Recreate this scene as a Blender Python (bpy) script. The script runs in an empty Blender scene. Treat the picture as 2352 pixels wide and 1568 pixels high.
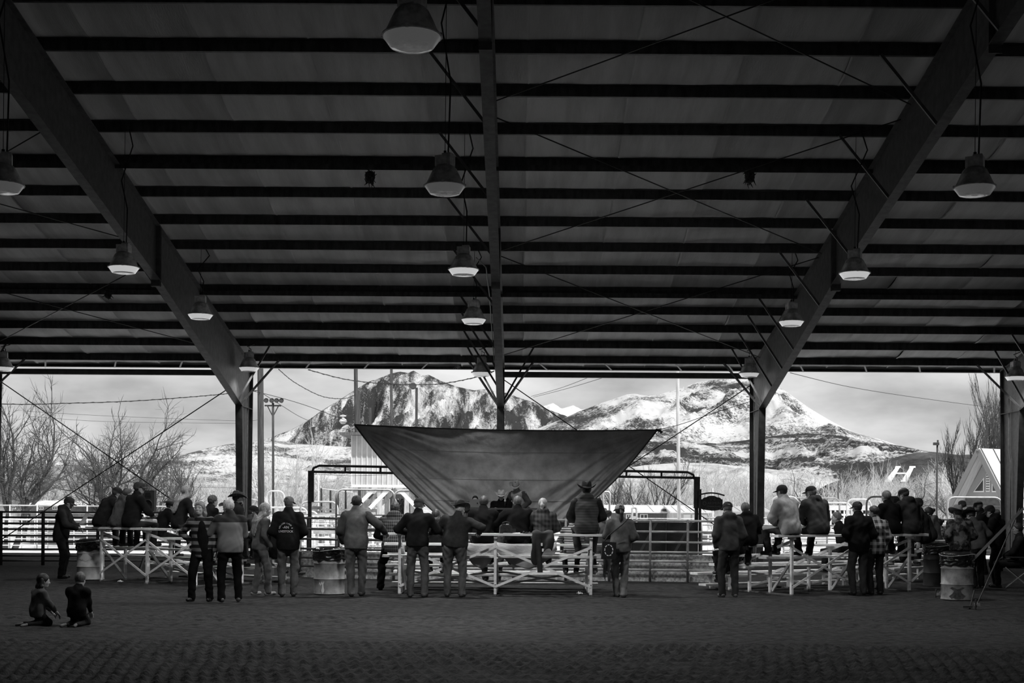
import bpy, math, random
import numpy as np
from mathutils import Vector, Matrix, noise
random.seed(7); rng = np.random.default_rng(7)
SC = bpy.context.scene; COL = SC.collection
pi = math.pi; R = math.radians; sin = math.sin; cos = math.cos
# ------------------------------------------------------------ camera, world, sun, exposure
F, HC, CX, CY, ROLL = 3100.0, 1.72, 1190.0, 1155.0, 0.0065
cam_d = bpy.data.cameras.new('camera'); cam = bpy.data.objects.new('camera', cam_d); COL.objects.link(cam)
cam_d.sensor_width = 36; cam_d.lens = F/2352*36
cam_d.shift_x = (1176-CX)/2352; cam_d.shift_y = (CY-784)/2352
cam_d.clip_start = .1; cam_d.clip_end = 60000
_c, _s = cos(ROLL), sin(ROLL)
cam.matrix_world = Matrix(((_c, -_s, 0, 0), (0, 0, -1, 0), (_s, _c, 0, HC), (0, 0, 0, 1)))
SC.camera = cam
vs = SC.view_settings
vs.view_transform = 'Standard'; vs.look = 'None'; vs.gamma = 1; vs.exposure = 0; vs.use_curve_mapping = False
SKY_STRENGTH = 0.74; SUN_STRENGTH = 4.3; LAMP_W = 1250
W = bpy.data.worlds.new('sky'); SC.world = W; W.use_nodes = True
nt = W.node_tree; nt.nodes.clear()
def nd(nt, t, **k):
    n = nt.nodes.new(t)
    for a, b in k.items():
        if a in n.inputs: n.inputs[a].default_value = b
        else: setattr(n, a, b)
    return n
tc = nd(nt, 'ShaderNodeTexCoord'); mp = nd(nt, 'ShaderNodeMapping'); mp.inputs['Scale'].default_value = (2.2, 2.2, 6)
nz = nd(nt, 'ShaderNodeTexNoise', Scale=3.4, Detail=7.0, Roughness=.5)
rp = nd(nt, 'ShaderNodeValToRGB'); e = rp.color_ramp.elements
e[0].position = .36; e[0].color = (.62, .62, .62, 1); e[1].position = .66; e[1].color = (1.2, 1.2, 1.2, 1)
bg = nd(nt, 'ShaderNodeBackground', Strength=SKY_STRENGTH); ow = nd(nt, 'ShaderNodeOutputWorld')
L = nt.links.new
L(tc.outputs['Generated'], mp.inputs['Vector']); L(mp.outputs[0], nz.inputs['Vector']); L(nz.outputs[0], rp.inputs[0])
L(rp.outputs[0], bg.inputs[0]); L(bg.outputs[0], ow.inputs[0])
sun_d = bpy.data.lights.new('sun', 'SUN'); sun_d.energy = SUN_STRENGTH; sun_d.angle = R(1.5)
sun = bpy.data.objects.new('sun', sun_d); COL.objects.link(sun)
sun.rotation_euler = Vector((-.42, .42, -.8)).to_track_quat('-Z', 'Y').to_euler()
# ------------------------------------------------------------ helpers
def P(x, y, Y):                       # photograph pixel at depth Y metres -> place
    dx, dy = x-CX, y-CY
    return Vector(((_c*dx+_s*dy)*Y/F, Y, HC-(-_s*dx+_c*dy)*Y/F))
def GY(x, y): return HC*F/(-_s*(x-CX)+_c*(y-CY))     # depth of flat ground seen at a pixel
def G(x, y): return P(x, y, GY(x, y))
MATS = {}
def mat(name, v, rough=.7, metal=0, ns=0, na=0, bump=0, bs=None, stretch=(1, 1, 1), emit=0, spec=.3, trans=0, lo=.35, hi=.65):
    """grey procedural material: value v, noise scale ns and amount na, bump"""
    if name in MATS: return MATS[name]
    m = bpy.data.materials.new(name); m.use_nodes = True; t = m.node_tree; b = t.nodes['Principled BSDF']
    b.inputs['Base Color'].default_value = (v, v, v, 1); b.inputs['Roughness'].default_value = rough
    b.inputs['Metallic'].default_value = metal; b.inputs['Specular IOR Level'].default_value = spec
    if trans: b.inputs['Transmission Weight'].default_value = trans
    if emit: b.inputs['Emission Color'].default_value = (1, 1, 1, 1); b.inputs['Emission Strength'].default_value = emit
    if ns or bump:
        c = nd(t, 'ShaderNodeTexCoord'); g = nd(t, 'ShaderNodeMapping'); g.inputs['Scale'].default_value = stretch
        t.links.new(c.outputs['Object'], g.inputs['Vector'])
    if ns:
        n = nd(t, 'ShaderNodeTexNoise', Scale=ns, Detail=5.0, Roughness=.6); t.links.new(g.outputs[0], n.inputs['Vector'])
        r = nd(t, 'ShaderNodeValToRGB'); q = r.color_ramp.elements
        a, z = max(v*(1-na), 0), min(v*(1+na), 1)
        q[0].position = lo; q[0].color = (a, a, a, 1); q[1].position = hi; q[1].color = (z, z, z, 1)
        t.links.new(n.outputs[0], r.inputs[0]); t.links.new(r.outputs[0], b.inputs['Base Color'])
    if bump:
        n2 = nd(t, 'ShaderNodeTexNoise', Scale=bs or ns or 20, Detail=4.0); t.links.new(g.outputs[0], n2.inputs['Vector'])
        bp = nd(t, 'ShaderNodeBump', Strength=bump, Distance=.02); t.links.new(n2.outputs[0], bp.inputs['Height'])
        t.links.new(bp.outputs[0], b.inputs['Normal'])
    MATS[name] = m; return m
def pattern_mat(name, kind, a, b, s1, s2=0, rough=.85):
    """woven patterns in object space: 'stripe' (by height), 'plaid', 'vstripe', 'yoke'"""
    if name in MATS: return MATS[name]
    m = bpy.data.materials.new(name); m.use_nodes = True; t = m.node_tree; bs = t.nodes['Principled BSDF']
    bs.inputs['Roughness'].default_value = rough; bs.inputs['Specular IOR Level'].default_value = .2
    c = nd(t, 'ShaderNodeTexCoord'); sx = nd(t, 'ShaderNodeSeparateXYZ'); t.links.new(c.outputs['Object'], sx.inputs[0])
    def math_(op, x, y):
        n = nd(t, 'ShaderNodeMath', operation=op)
        for i, q in enumerate((x, y)):
            if isinstance(q, (int, float)): n.inputs[i].default_value = q
            else: t.links.new(q, n.inputs[i])
        return n.outputs[0]
    def wave(o, s, ph=0): return math_('GREATER_THAN', math_('SINE', math_('ADD', math_('MULTIPLY', o, 2*pi/s), ph), 0), 0)
    if kind == 'stripe': f = wave(sx.outputs[2], s1)
    elif kind == 'vstripe': f = wave(sx.outputs[0], s1)
    elif kind == 'yoke': f = math_('LESS_THAN', sx.outputs[2], s1)
    else:
        h = wave(sx.outputs[2], s1); v_ = wave(sx.outputs[0], s2 or s1, .7)
        f = math_('MULTIPLY', math_('ADD', h, v_), .5)
    mx = nd(t, 'ShaderNodeMix', data_type='RGBA'); t.links.new(f, mx.inputs[0])
    mx.inputs[6].default_value = (a, a, a, 1); mx.inputs[7].default_value = (b, b, b, 1)
    t.links.new(mx.outputs[2], bs.inputs['Base Color']); MATS[name] = m; return m
ROOTM = {}
def empty(name, loc=(0, 0, 0), rz=0, **k):
    o = bpy.data.objects.new(name, None); COL.objects.link(o); o.location = loc; o.rotation_euler = (0, 0, rz)
    o.empty_display_size = .1
    ROOTM[o] = Matrix.Translation(Vector(loc)) @ Matrix.Rotation(rz, 4, 'Z')
    tag(o, **k); return o
def tag(o, label=None, cat=None, group=None, kind=None):
    if label: o['label'] = label
    if cat: o['category'] = cat
    if group: o['group'] = group
    if kind: o['kind'] = kind
    return o
def link(name, me, parent=None, **k):
    o = bpy.data.objects.new(name, me); COL.objects.link(o)
    if parent: o.parent = parent
    return tag(o, **k)
def copy_tree(o, parent=None):
    c = o.copy(); COL.objects.link(c)
    if parent: c.parent = parent
    for ch in list(o.children): copy_tree(ch, c)
    return c
def frame(d, up=(0, 0, 1)):
    d = Vector(d).normalized(); u = Vector(up)
    if abs(d.dot(u)) > .98: u = Vector((0, 1, 0))
    x = d.cross(u).normalized(); return x, x.cross(d).normalized(), d
class MB:
    def __init__(s): s.v = []; s.f = []; s.m = []
    def add(s, vs, fs, m=0):
        n = len(s.v); s.v += [tuple(q) for q in vs]; s.f += [tuple(i+n for i in q) for q in fs]; s.m += [m]*len(fs); return s
    def box(s, c, d, rz=0, m=0):
        c = Vector(c); M = Matrix.Rotation(rz, 3, 'Z')
        vs = [c+M @ Vector((x*d[0]/2, y*d[1]/2, z*d[2]/2)) for z in (-1, 1) for y in (-1, 1) for x in (-1, 1)]
        return s.add(vs, [(0, 2, 3, 1), (4, 5, 7, 6), (0, 1, 5, 4), (2, 6, 7, 3), (0, 4, 6, 2), (1, 3, 7, 5)], m)
    def bar(s, p, q, w, h, up=(0, 0, 1), m=0):            # rectangular bar: w sideways, h along up
        p, q = Vector(p), Vector(q); x, u, d = frame(q-p, up)
        vs = [b+x*i*w/2+u*j*h/2 for b in (p, q) for i, j in ((-1, -1), (1, -1), (1, 1), (-1, 1))]
        return s.add(vs, [(3, 2, 1, 0), (4, 5, 6, 7)]+[(i, (i+1) % 4, 4+(i+1) % 4, 4+i) for i in range(4)], m)
    def tube(s, pts, r, n=8, m=0, cap=True):              # r number or list
        pts = [Vector(p) for p in pts]; k = len(pts); rs = r if isinstance(r, (list, tuple)) else [r]*k
        vs = []; x = None
        for i, p in enumerate(pts):
            d = (pts[min(i+1, k-1)]-pts[max(i-1, 0)]).normalized()
            if x is None: x = frame(d)[0]
            x = (x-d*x.dot(d)); x = x.normalized() if x.length > 1e-6 else frame(d)[0]
            y = d.cross(x)
            vs += [p+(x*cos(2*pi*j/n)+y*sin(2*pi*j/n))*rs[i] for j in range(n)]
        fs = [(i*n+j, i*n+(j+1) % n, (i+1)*n+(j+1) % n, (i+1)*n+j) for i in range(k-1) for j in range(n)]
        if cap: fs += [tuple(range(n))[::-1], tuple((k-1)*n+j for j in range(n))]
        return s.add(vs, fs, m)
    def lathe(s, prof, n=24, c=(0, 0, 0), m=0, M=None):   # prof [(r,z)]
        c = Vector(c); vs = []
        for r, z in prof:
            for j in range(n):
                q = Vector((r*cos(2*pi*j/n), r*sin(2*pi*j/n), z)); vs.append(c+(M @ q if M else q))
        k = len(prof); fs = [(i*n+j, i*n+(j+1) % n, (i+1)*n+(j+1) % n, (i+1)*n+j) for i in range(k-1) for j in range(n)]
        if prof[0][0] > 1e-4: fs.append(tuple(range(n))[::-1])
        if prof[-1][0] > 1e-4: fs.append(tuple((k-1)*n+j for j in range(n)))
        return s.add(vs, fs, m)
    def prism(s, poly, off, m=0):                          # poly 3D points, extruded by off
        a = [Vector(p) for p in poly]; o = Vector(off); n = len(a)
        return s.add(a+[p+o for p in a], [tuple(range(n))[::-1], tuple(range(n, 2*n))]+[(i, (i+1) % n, n+(i+1) % n, n+i) for i in range(n)], m)
    def grid(s, fn, nu, nv, m=0):
        vs = [fn(i/nu, j/nv) for j in range(nv+1) for i in range(nu+1)]
        return s.add(vs, [(j*(nu+1)+i, j*(nu+1)+i+1, (j+1)*(nu+1)+i+1, (j+1)*(nu+1)+i) for j in range(nv) for i in range(nu)], m)
    def build(s, name, mats, parent=None, world=False, smooth=False, **k):
        vs = s.v
        if world and parent in ROOTM:
            Mi = ROOTM[parent].inverted(); vs = [tuple(Mi @ Vector(q)) for q in vs]
        me = bpy.data.meshes.new(name); me.from_pydata(vs, [], s.f)
        ms = mats if isinstance(mats, (list, tuple)) else [mats]
        for q in ms: me.materials.append(q)
        if len(ms) > 1: me.polygons.foreach_set('material_index', s.m)
        if smooth:
            me.polygons.foreach_set('use_smooth', [True]*len(me.polygons))
        me.update(); return link(name, me, parent, **k)
def smooth_by_angle(o, a=40):
    me = o.data; me.polygons.foreach_set('use_smooth', [True]*len(me.polygons))
    try: me.set_sharp_from_angle(angle=R(a))
    except Exception: pass
    return o
def text_mesh(name, body, size, m, parent, M, arc=None, depth=.002, spacing=1.0):
    """flat lettering: M places it (x along text, y up, z out of the face)"""
    verts = []; faces = []
    def one(ch):
        cu = bpy.data.curves.new('lettering', 'FONT'); cu.body = ch; cu.size = size; cu.extrude = depth; cu.space_character = spacing
        cu.resolution_u = 3; cu.align_x = 'CENTER'
        o = bpy.data.objects.new('lettering', cu); COL.objects.link(o)
        me = bpy.data.meshes.new_from_object(o.evaluated_get(bpy.context.evaluated_depsgraph_get()))
        bpy.data.objects.remove(o); bpy.data.curves.remove(cu); return me
    if arc is None: items = [(one(body), Matrix())]
    else:
        rad, span = arc; n = len(body); items = []
        for i, ch in enumerate(body):
            if ch == ' ': continue
            a = span*(.5-(i+.5)/n); items.append((one(ch), Matrix.Rotation(a, 4, 'Z') @ Matrix.Translation((0, rad, 0))))
    for me, T in items:
        n = len(verts); verts += [tuple(M @ T @ v.co) for v in me.vertices]; faces += [tuple(i+n for i in p.vertices) for p in me.polygons]
        bpy.data.meshes.remove(me)
    me = bpy.data.meshes.new(name); me.from_pydata(verts, [], faces); me.materials.append(m); me.update()
    return link(name, me, parent)
ORD = ['first', 'second', 'third', 'fourth', 'fifth', 'sixth', 'seventh', 'eighth', 'ninth', 'tenth', 'eleventh', 'twelfth', 'thirteenth', 'fourteenth', 'fifteenth', 'sixteenth', 'seventeenth', 'eighteenth', 'nineteenth', 'twentieth']
TENS = {2: 'twenty', 3: 'thirty', 4: 'forty', 5: 'fifty', 6: 'sixty', 7: 'seventy', 8: 'eighty', 9: 'ninety', 10: 'hundred', 11: 'hundred-ten', 12: 'hundred-twenty'}
def ordw(i):                          # 0 -> first
    n = i+1
    if n <= 20: return ORD[i]
    t, u = divmod(n, 10)
    return (TENS[t][:-1]+'ieth') if u == 0 else TENS[t]+'-'+ORD[u-1]
# ------------------------------------------------------------ the building: floor, roof, walls
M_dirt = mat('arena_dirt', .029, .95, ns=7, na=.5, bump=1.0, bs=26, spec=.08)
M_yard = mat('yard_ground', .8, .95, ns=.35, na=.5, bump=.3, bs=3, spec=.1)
M_field = mat('valley_field', .5, .95, ns=.02, na=.35, spec=.1)
M_steel = mat('dark_red_oxide_steel', .095, .5, ns=6, na=.3, spec=.4)
M_purlin = mat('purlin_steel', .05, .55, ns=9, na=.5, spec=.35, stretch=(1, 1, .3))
M_insul = mat('insulation_facing', .58, .6, ns=1.2, na=.16, bump=.25, bs=22, stretch=(2.5, .25, 1), spec=.3)
M_sheet = mat('roof_sheet', .06, .6, ns=2, na=.2)
def Zp(Y): return 13.636-.19355*(Y if Y >= 10 else 20-Y)       # underside of the purlins
FX = [-23.2, -15.62, -8.08, -.53, 7.03, 14.55, 22.1]
EAVE_Y = 41.1; BACK_Y = -21.1
# floor: raked dirt with real ripples near the camera, flat further on
def dirt_h(x, y):
    n = noise.noise(Vector((x*.25, y*.25, 0)))
    h = .02*n+.012*noise.noise(Vector((x*1.3, y*1.3, 3)))
    w = max(0, min(1, (17.0+.5*n-y)/.8))
    ph = 2*pi*(y/.36+.15*noise.noise(Vector((x*.7, y*.7, 9))))
    r = sin(ph)*.5+sin(2*pi*x/.145+ph*.5+3*noise.noise(Vector((x*.5, y*.9, 5))))*.6*max(0, .35+sin(ph+1))
    h += w*.032*r*(1+.6*noise.noise(Vector((x*.8, y*.8, 2))))
    w2 = max(0, 1-abs(y-20.2-.02*x)/.25)+max(0, 1-abs(y-19.5+.01*x)/.2)+.6*max(0, 1-abs(y-18.9-.03*x)/.15)        # tyre tracks
    h += w2*(-.02+.02*sin(2*pi*x/.17))
    return h+.014*noise.noise(Vector((x*5, y*3.2, 1)))*(1-.4*w)
mb = MB(); nx, ny = 420, 250
def fl(u, v):
    y = 11.2+(21.2-11.2)*v**1.25; x = (u-.5)*2*(5.2+(y-11.2)*.42)
    e_ = min(1, min(u, 1-u)*40, min(v, 1-v)*30)
    return (x, y, dirt_h(x, y)*e_)
mb.grid(fl, nx, ny)
xa, xb = 5.2, 9.4
mb.add([(-40, BACK_Y-3, -.003), (40, BACK_Y-3, -.003), (40, 11.3, -.003), (-40, 11.3, -.003)], [(0, 1, 2, 3)])
mb.add([(-40, 11.2, -.003), (-xa, 11.2, -.003), (-xb, 21.2, -.003), (-40, 21.2, -.003)], [(0, 1, 2, 3)])
mb.add([(40, 11.2, -.003), (40, 21.2, -.003), (xb, 21.2, -.003), (xa, 11.2, -.003)], [(0, 1, 2, 3)])
def fl2(u, v):
    y = 21.2+(44-21.2)*v; x = (u-.5)*44
    e_ = min(1, min(v, 1-v)*30)
    return (x, y, (.03*noise.noise(Vector((x*.3, y*.3, 0)))+.02*noise.noise(Vector((x*1.7, y*1.7, 4))))*e_-.005)
mb.grid(fl2, 150, 90)
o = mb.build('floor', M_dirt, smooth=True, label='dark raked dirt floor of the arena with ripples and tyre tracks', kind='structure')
def terr(Y): 
    t = max(0, min(1, (Y-44)/45)); return -1.9*t*t*(3-2*t)-.0035*max(0, Y-90)
mb = MB()
mb.grid(lambda u, v: ((u-.5)*2*(60+700*v**2), 43.5+600*v**2.2, terr(43.5+600*v**2.2)+.04*noise.noise(Vector((u*60, v*80, 0)))-.02), 60, 60)
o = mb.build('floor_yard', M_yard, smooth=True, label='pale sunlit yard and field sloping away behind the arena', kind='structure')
mb = MB(); mb.grid(lambda u, v: ((u-.5)*2*12000, 640+v*16000, -3.9-.0035*0-2*v), 8, 8)
o = mb.build('floor_valley', M_field, label='flat valley floor stretching to the mountains', kind='structure')
# roof skin (both slopes), over purlins and insulation
mb = MB()
for y0, y1 in ((EAVE_Y+.25, 10), (10, BACK_Y-.25)):
    a = Zp(y0)+.27; b = Zp(y1)+.27
    mb.prism([(-34, y0, a), (34, y0, a), (34, y1, b), (-34, y1, b)], (0, 0, .06))
ceil_o = mb.build('ceiling', M_sheet, label='long pitched metal roof of the open arena', kind='structure')
PURL = [40.06-1.453*i for i in range(15)]
y = PURL[-1]-1.5
while y > BACK_Y: PURL.append(y); y -= 1.55
def purlin(Y, x0, x1, h=.2, parent=ceil_o, lip=False):
    z = Zp(Y); mb = MB()
    mb.box(((x0+x1)/2, Y, z+h/2), (x1-x0, .012, h))
    mb.box(((x0+x1)/2, Y+.03, z+.006), (x1-x0, .07, .012)); mb.box(((x0+x1)/2, Y-.03, z+h-.006), (x1-x0, .07, .012))
    if lip: mb.box(((x0+x1)/2, Y-.07, z-.035), (x1-x0, .09, .05)); mb.box(((x0+x1)/2, Y-.1, z-.02), (x1-x0, .01, .12))
    return mb.build('purlin', M_purlin, parent)
for i, Y in enumerate(PURL): purlin(Y, -30, 30, lip=i in (4, 9))
# insulation blanket: strips running down the slope, sagging between purlins
SW = 1.835; rr = random.Random(3)
ys = sorted(PURL[:16])+[EAVE_Y]
for k in range(-13, 14):
    x0 = k*SW+.12; mb = MB(); pts = []
    segs = []
    for a, b in zip(ys[:-1], ys[1:]):
        sg = rr.uniform(.035, .085)*(b-a)/1.45
        for j in range(6): segs.append((a+(b-a)*j/6, 4*(j/6)*(1-j/6)*sg))
    segs.append((ys[-1], 0))
    cols = [-.012, .004, .016, .3, .55, .8, .985, 1, 1.012]
    drop = [.012, .034, .006, -.006, .012, -.004, .004, .02, .0]
    vs = []; w = SW
    for Yv, sg in segs:
        wob = .02*sin(Yv*.9+k*1.7)
        for c, dr in zip(cols, drop):
            f = 1 if sg > .004 else .25
            vs.append((x0+c*w+wob, Yv, Zp(Yv)+.205-sg*(1+.25*sin(5*c+k+Yv))-dr*f-(.035 if Yv > 41 else 0)))
    nc = len(cols)
    fs = [(j*nc+i, j*nc+i+1, (j+1)*nc+i+1, (j+1)*nc+i) for j in range(len(segs)-1) for i in range(nc-1)]
    mb.add(vs, fs); mb.build('insulation_strip', M_insul, ceil_o, smooth=True)
# eave strut, gutter lip and eave straps
mb = MB(); ez = Zp(EAVE_Y)
mb.box((0, EAVE_Y, ez+.145), (60, .08, .11)); mb.box((0, EAVE_Y-.06, ez+.095), (60, .16, .012)); mb.box((0, EAVE_Y+.16, ez+.17), (60, .12, .09))
mb.build('eave_strut', M_purlin, ceil_o)
xs = -20.0; k = 0
while xs < 20:
    mb = MB(); sk = .35 if xs < 0 else -.35
    mb.bar((xs+sk*.9, PURL[0]+.05, Zp(PURL[0])+.03), (xs, EAVE_Y-.1, ez+.08), .05, .012); mb.build('eave_strap', M_steel, ceil_o); xs += 1.9+.35*sin(k*2.3); k += 1
# unseen end and back walls added to block light; the rear gap admits some
M_wall = mat('wall_sheet', .05, .7, ns=1, na=.2)
for nm, poly, off in (('wall_left', [(-33, BACK_Y, 0), (-33, EAVE_Y, 0), (-33, EAVE_Y, 5.9), (-33, 10, 11.9), (-33, BACK_Y, 5.9)], (-.1, 0, 0)),
                      ('wall_right', [(33, BACK_Y, 0), (33, EAVE_Y, 0), (33, EAVE_Y, 5.9), (33, 10, 11.9), (33, BACK_Y, 5.9)], (.1, 0, 0)),
                      ('wall_back', [(-33, BACK_Y, 0), (-3, BACK_Y, 0), (-3, BACK_Y, 5.9), (-33, BACK_Y, 5.9)], (0, -.1, 0)), ('wall_back', [(3, BACK_Y, 0), (33, BACK_Y, 0), (33, BACK_Y, 5.9), (3, BACK_Y, 5.9)], (0, -.1, 0))):
    MB().prism(poly, off).build(nm, M_wall, label='added unseen wall blocking outside light from the hall', kind='structure')
MB().prism([(-60, BACK_Y-60, -.05), (60, BACK_Y-60, -.05), (60, BACK_Y-2, -.05), (-60, BACK_Y-2, -.05)], (0, 0, .03)).build('floor_rear_yard', M_yard, label='pale yard behind the hall', kind='structure')
for sg in (-1, 1):
    MB().prism([(sg*16.2, EAVE_Y+.1, 0), (sg*33, EAVE_Y+.1, 0), (sg*33, EAVE_Y+.1, 5.7), (sg*16.2, EAVE_Y+.1, 5.7)], (0, .08, 0)).build('wall_front', M_wall, label='added unseen sheeting that darkens the hall side, beyond the '+('left' if sg < 0 else 'right')+' picture edge', kind='structure')  # unseen sheets added so the hall sides get less sky light
# ------------------------------------------------------------ rigid frames
def plate(mb, pts, w, th, X):          # flange following pts (Y,Z)
    for (a, b), (c, d) in zip(pts[:-1], pts[1:]):
        mb.bar((X, a, b), (X, c, d), w, th, up=(0, -(d-b), (c-a)) if abs(c-a) > .01 else (0, 1, 0))
FLAB = {-8.08: 'left tapered steel frame rising past the left lamp row', -.53: 'central steel frame, its column behind the top of the tarp', 7.03: 'right tapered steel frame beside the pale jacket spectator',
        14.55: 'rightmost steel frame with its column by the gabled building', -15.62: 'leftmost steel frame, column cut by the left picture edge', 22.1: 'steel frame beyond the right picture edge', -23.2: 'steel frame beyond the left picture edge'}
for X in FX[1:-1]:
    root = empty('steel_frame', (X, 39.5, 0), label=FLAB[X], cat='steel frame', group='rigid frames of the hall')
    inner = [(39.25, 0), (38.96, 4.5)]; outer = [(40.35, 0), (40.55, Zp(40.5)-.02)]
    mb = MB(); plate(mb, inner, .2, .02, X); plate(mb, outer, .2, .02, X)
    mb.box((X, 39.8, .01), (.3, 1.4, .03)); mb.box((X, 39.75, 4.48), (.19, 1.5, .016))
    mb.prism([(X-.006, 39.25, 0), (X-.006, 40.35, 0), (X-.006, 40.55, Zp(40.55)), (X-.006, 38.96, 4.5)], (.012, 0, 0))
    mb.build('column', M_steel, root, world=True)
    bot = [(38.96, 4.5), (30.0, 6.62), (10, 10.5)]; top = [(40.55, Zp(40.55)-.015), (10, Zp(10)-.015)]
    mb = MB(); plate(mb, bot, .2, .02, X); plate(mb, top, .2, .02, X)
    mb.prism([(X-.006, 40.55, Zp(40.55)), (X-.006, 38.96, 4.5), (X-.006, 30, 6.62), (X-.006, 10, 10.5), (X-.006, 10, Zp(10))], (.012, 0, 0))
    for yy, zb in ((29.95, 6.6), (30.05, 6.6), (20, 8.55)): mb.prism([(X-.1, yy, zb-.12), (X+.1, yy, zb-.12), (X+.1, yy, Zp(yy)), (X-.1, yy, Zp(yy))], (0, .016, 0))
    mb.build('rafter', M_steel, root, world=True)
    mb = MB(); plate(mb, [(10, 10.5), (-19, 4.5)], .2, .02, X); plate(mb, [(10, Zp(10)-.015), (-20.5, Zp(-20.5)-.015)], .2, .02, X)
    mb.prism([(X-.006, 10, 10.5), (X-.006, -19, 4.5), (X-.006, -19.5, 0), (X-.006, -20.5, 0), (X-.006, -20.5, Zp(-20.5)), (X-.006, 10, Zp(10))], (.012, 0, 0))
    mb.build('rear_rafter', M_steel, root, world=True)
    def zbot(Y): return 4.5+(38.96-Y)*(6.62-4.5)/8.96 if Y > 30 else 6.62+(30-Y)*.194
    for i in (0, 1, 2, 3, 4, 6, 8, 10, 12, 14):
        Y = PURL[i]; Yb = min(Y, 38.9)
        for sd in ((-1, 1) if i < 2 else (-1,)):
            MB().bar((X+sd*(1.0 if i > 1 else .95), Y, Zp(Y)+.02), (X+sd*.08, Yb-(.1 if i else 0), zbot(Yb)+.03), .05, .05).build('fly_brace', M_steel, root, world=True)
M_cable = mat('brace_cable', .03, .5)
M_pipe = mat('galvanised_conduit', .45, .4, ns=8, na=.2)
for X, lb in ((-8.08, 'thin pale conduit running down the left column'), (7.03, 'thin pale conduit running down the right column'), (14.55, 'thin pale conduit on the rightmost column')):
    s = 1 if X < 0 else -1
    mb = MB(); mb.tube([(X+s*.06, 39.9, 4.9), (X+s*.06, 39.9, 3.4), (X+s*.05, 39.75, 3.0), (X+s*.05, 39.75, 0)], .018, 6)
    tag(mb.build('conduit', M_pipe, smooth=True), lb, 'conduit')
mb = MB(); mb.tube([(-1.0, 31.0, 7.35), (-.78, 31.4, 7.2), (-.74, 33.5, 6.85), (-.72, 38.2, 5.9), (-.62, 38.9, 5.1), (-.62, 38.9, 4.8)], .014, 6)
tag(mb.build('conduit', M_pipe, smooth=True), 'thin conduit drooping beside the central rafter', 'conduit')
def rod(a, b, label, r=.013): tag(MB().tube([a, b], r, 6).build('brace_rod', M_cable, smooth=True), label, 'brace rod', 'cross bracing rods')
for x0, x1, w in ((FX[1], FX[2], 'left'), (FX[3], FX[4], 'right')):
    rod((x0+.1, 39.9, 5.35), (x1-.1, 39.9, .35), f'wall bracing rod falling to the right in the {w} braced bay', .016)
    rod((x0+.1, 39.8, .35), (x1-.1, 39.8, 5.3), f'wall bracing rod rising to the right in the {w} braced bay', .016)
    for k, (ya, yb) in enumerate(((38.9, 31.3), (31.0, 24.6), (24.0, 18.5))):
        nm = ('eave', 'middle', 'upper')[k]
        rod((x0+.1, ya, Zp(ya)-.12), (x1-.1, yb, Zp(yb)-.12), f'roof rod climbing rightward near the {nm} purlins of the {w} braced bay', .012)
        rod((x0+.1, yb, Zp(yb)-.14), (x1-.1, ya, Zp(ya)-.14), f'roof rod climbing leftward near the {nm} purlins of the {w} braced bay', .012)
    mb = MB(); mb.box(((x0+x1)/2, 40.45, 5.56), (x1-x0-.15, .14, .15)); mb.box(((x0+x1)/2, 40.45, 5.64), (x1-x0-.15, .2, .012))
    tag(mb.build('portal_beam', M_steel), f'dark beam under a bright slit along the eave of the {w} braced bay', 'beam')
# bird nests and dirt on the insulation
M_nest = mat('nest_straw', .05, 1, ns=30, na=.6, bump=1, bs=40)
for (x, y, Y, lb) in ((850, 408, 26.3, 'shaggy dark bird nest under a purlin left of the lamps'), (1722, 408, 26.3, 'torn dark scrap hanging from the roof right of centre'), (248, 675, 33.2, 'small dark scrap hanging from the roof on the left'), (1052, 838, 40.98, 'tattered pale scrap hanging at the eave by the central column')):
    c = P(x, y, Y); mb = MB()
    for k in range(46):
        a = random.uniform(0, 6.28); q = c+Vector((cos(a)*.1*random.random(), sin(a)*.08, random.uniform(-.1, .12)))
        mb.tube([q, q+Vector((random.uniform(-.08, .08), random.uniform(-.05, .05), random.uniform(-.12, .08)))], [.014, .004], 4)
    mb.lathe([(.001, -.12), (.07, -.08), (.1, 0), (.09, .1), (.001, .14)], 10, c)
    tag(mb.build('bird_nest', M_nest if 'pale' not in lb else mat('torn_insulation', .35, .9, ns=20, na=.3)), lb, 'nest' if 'nest' in lb else 'scrap')
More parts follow.
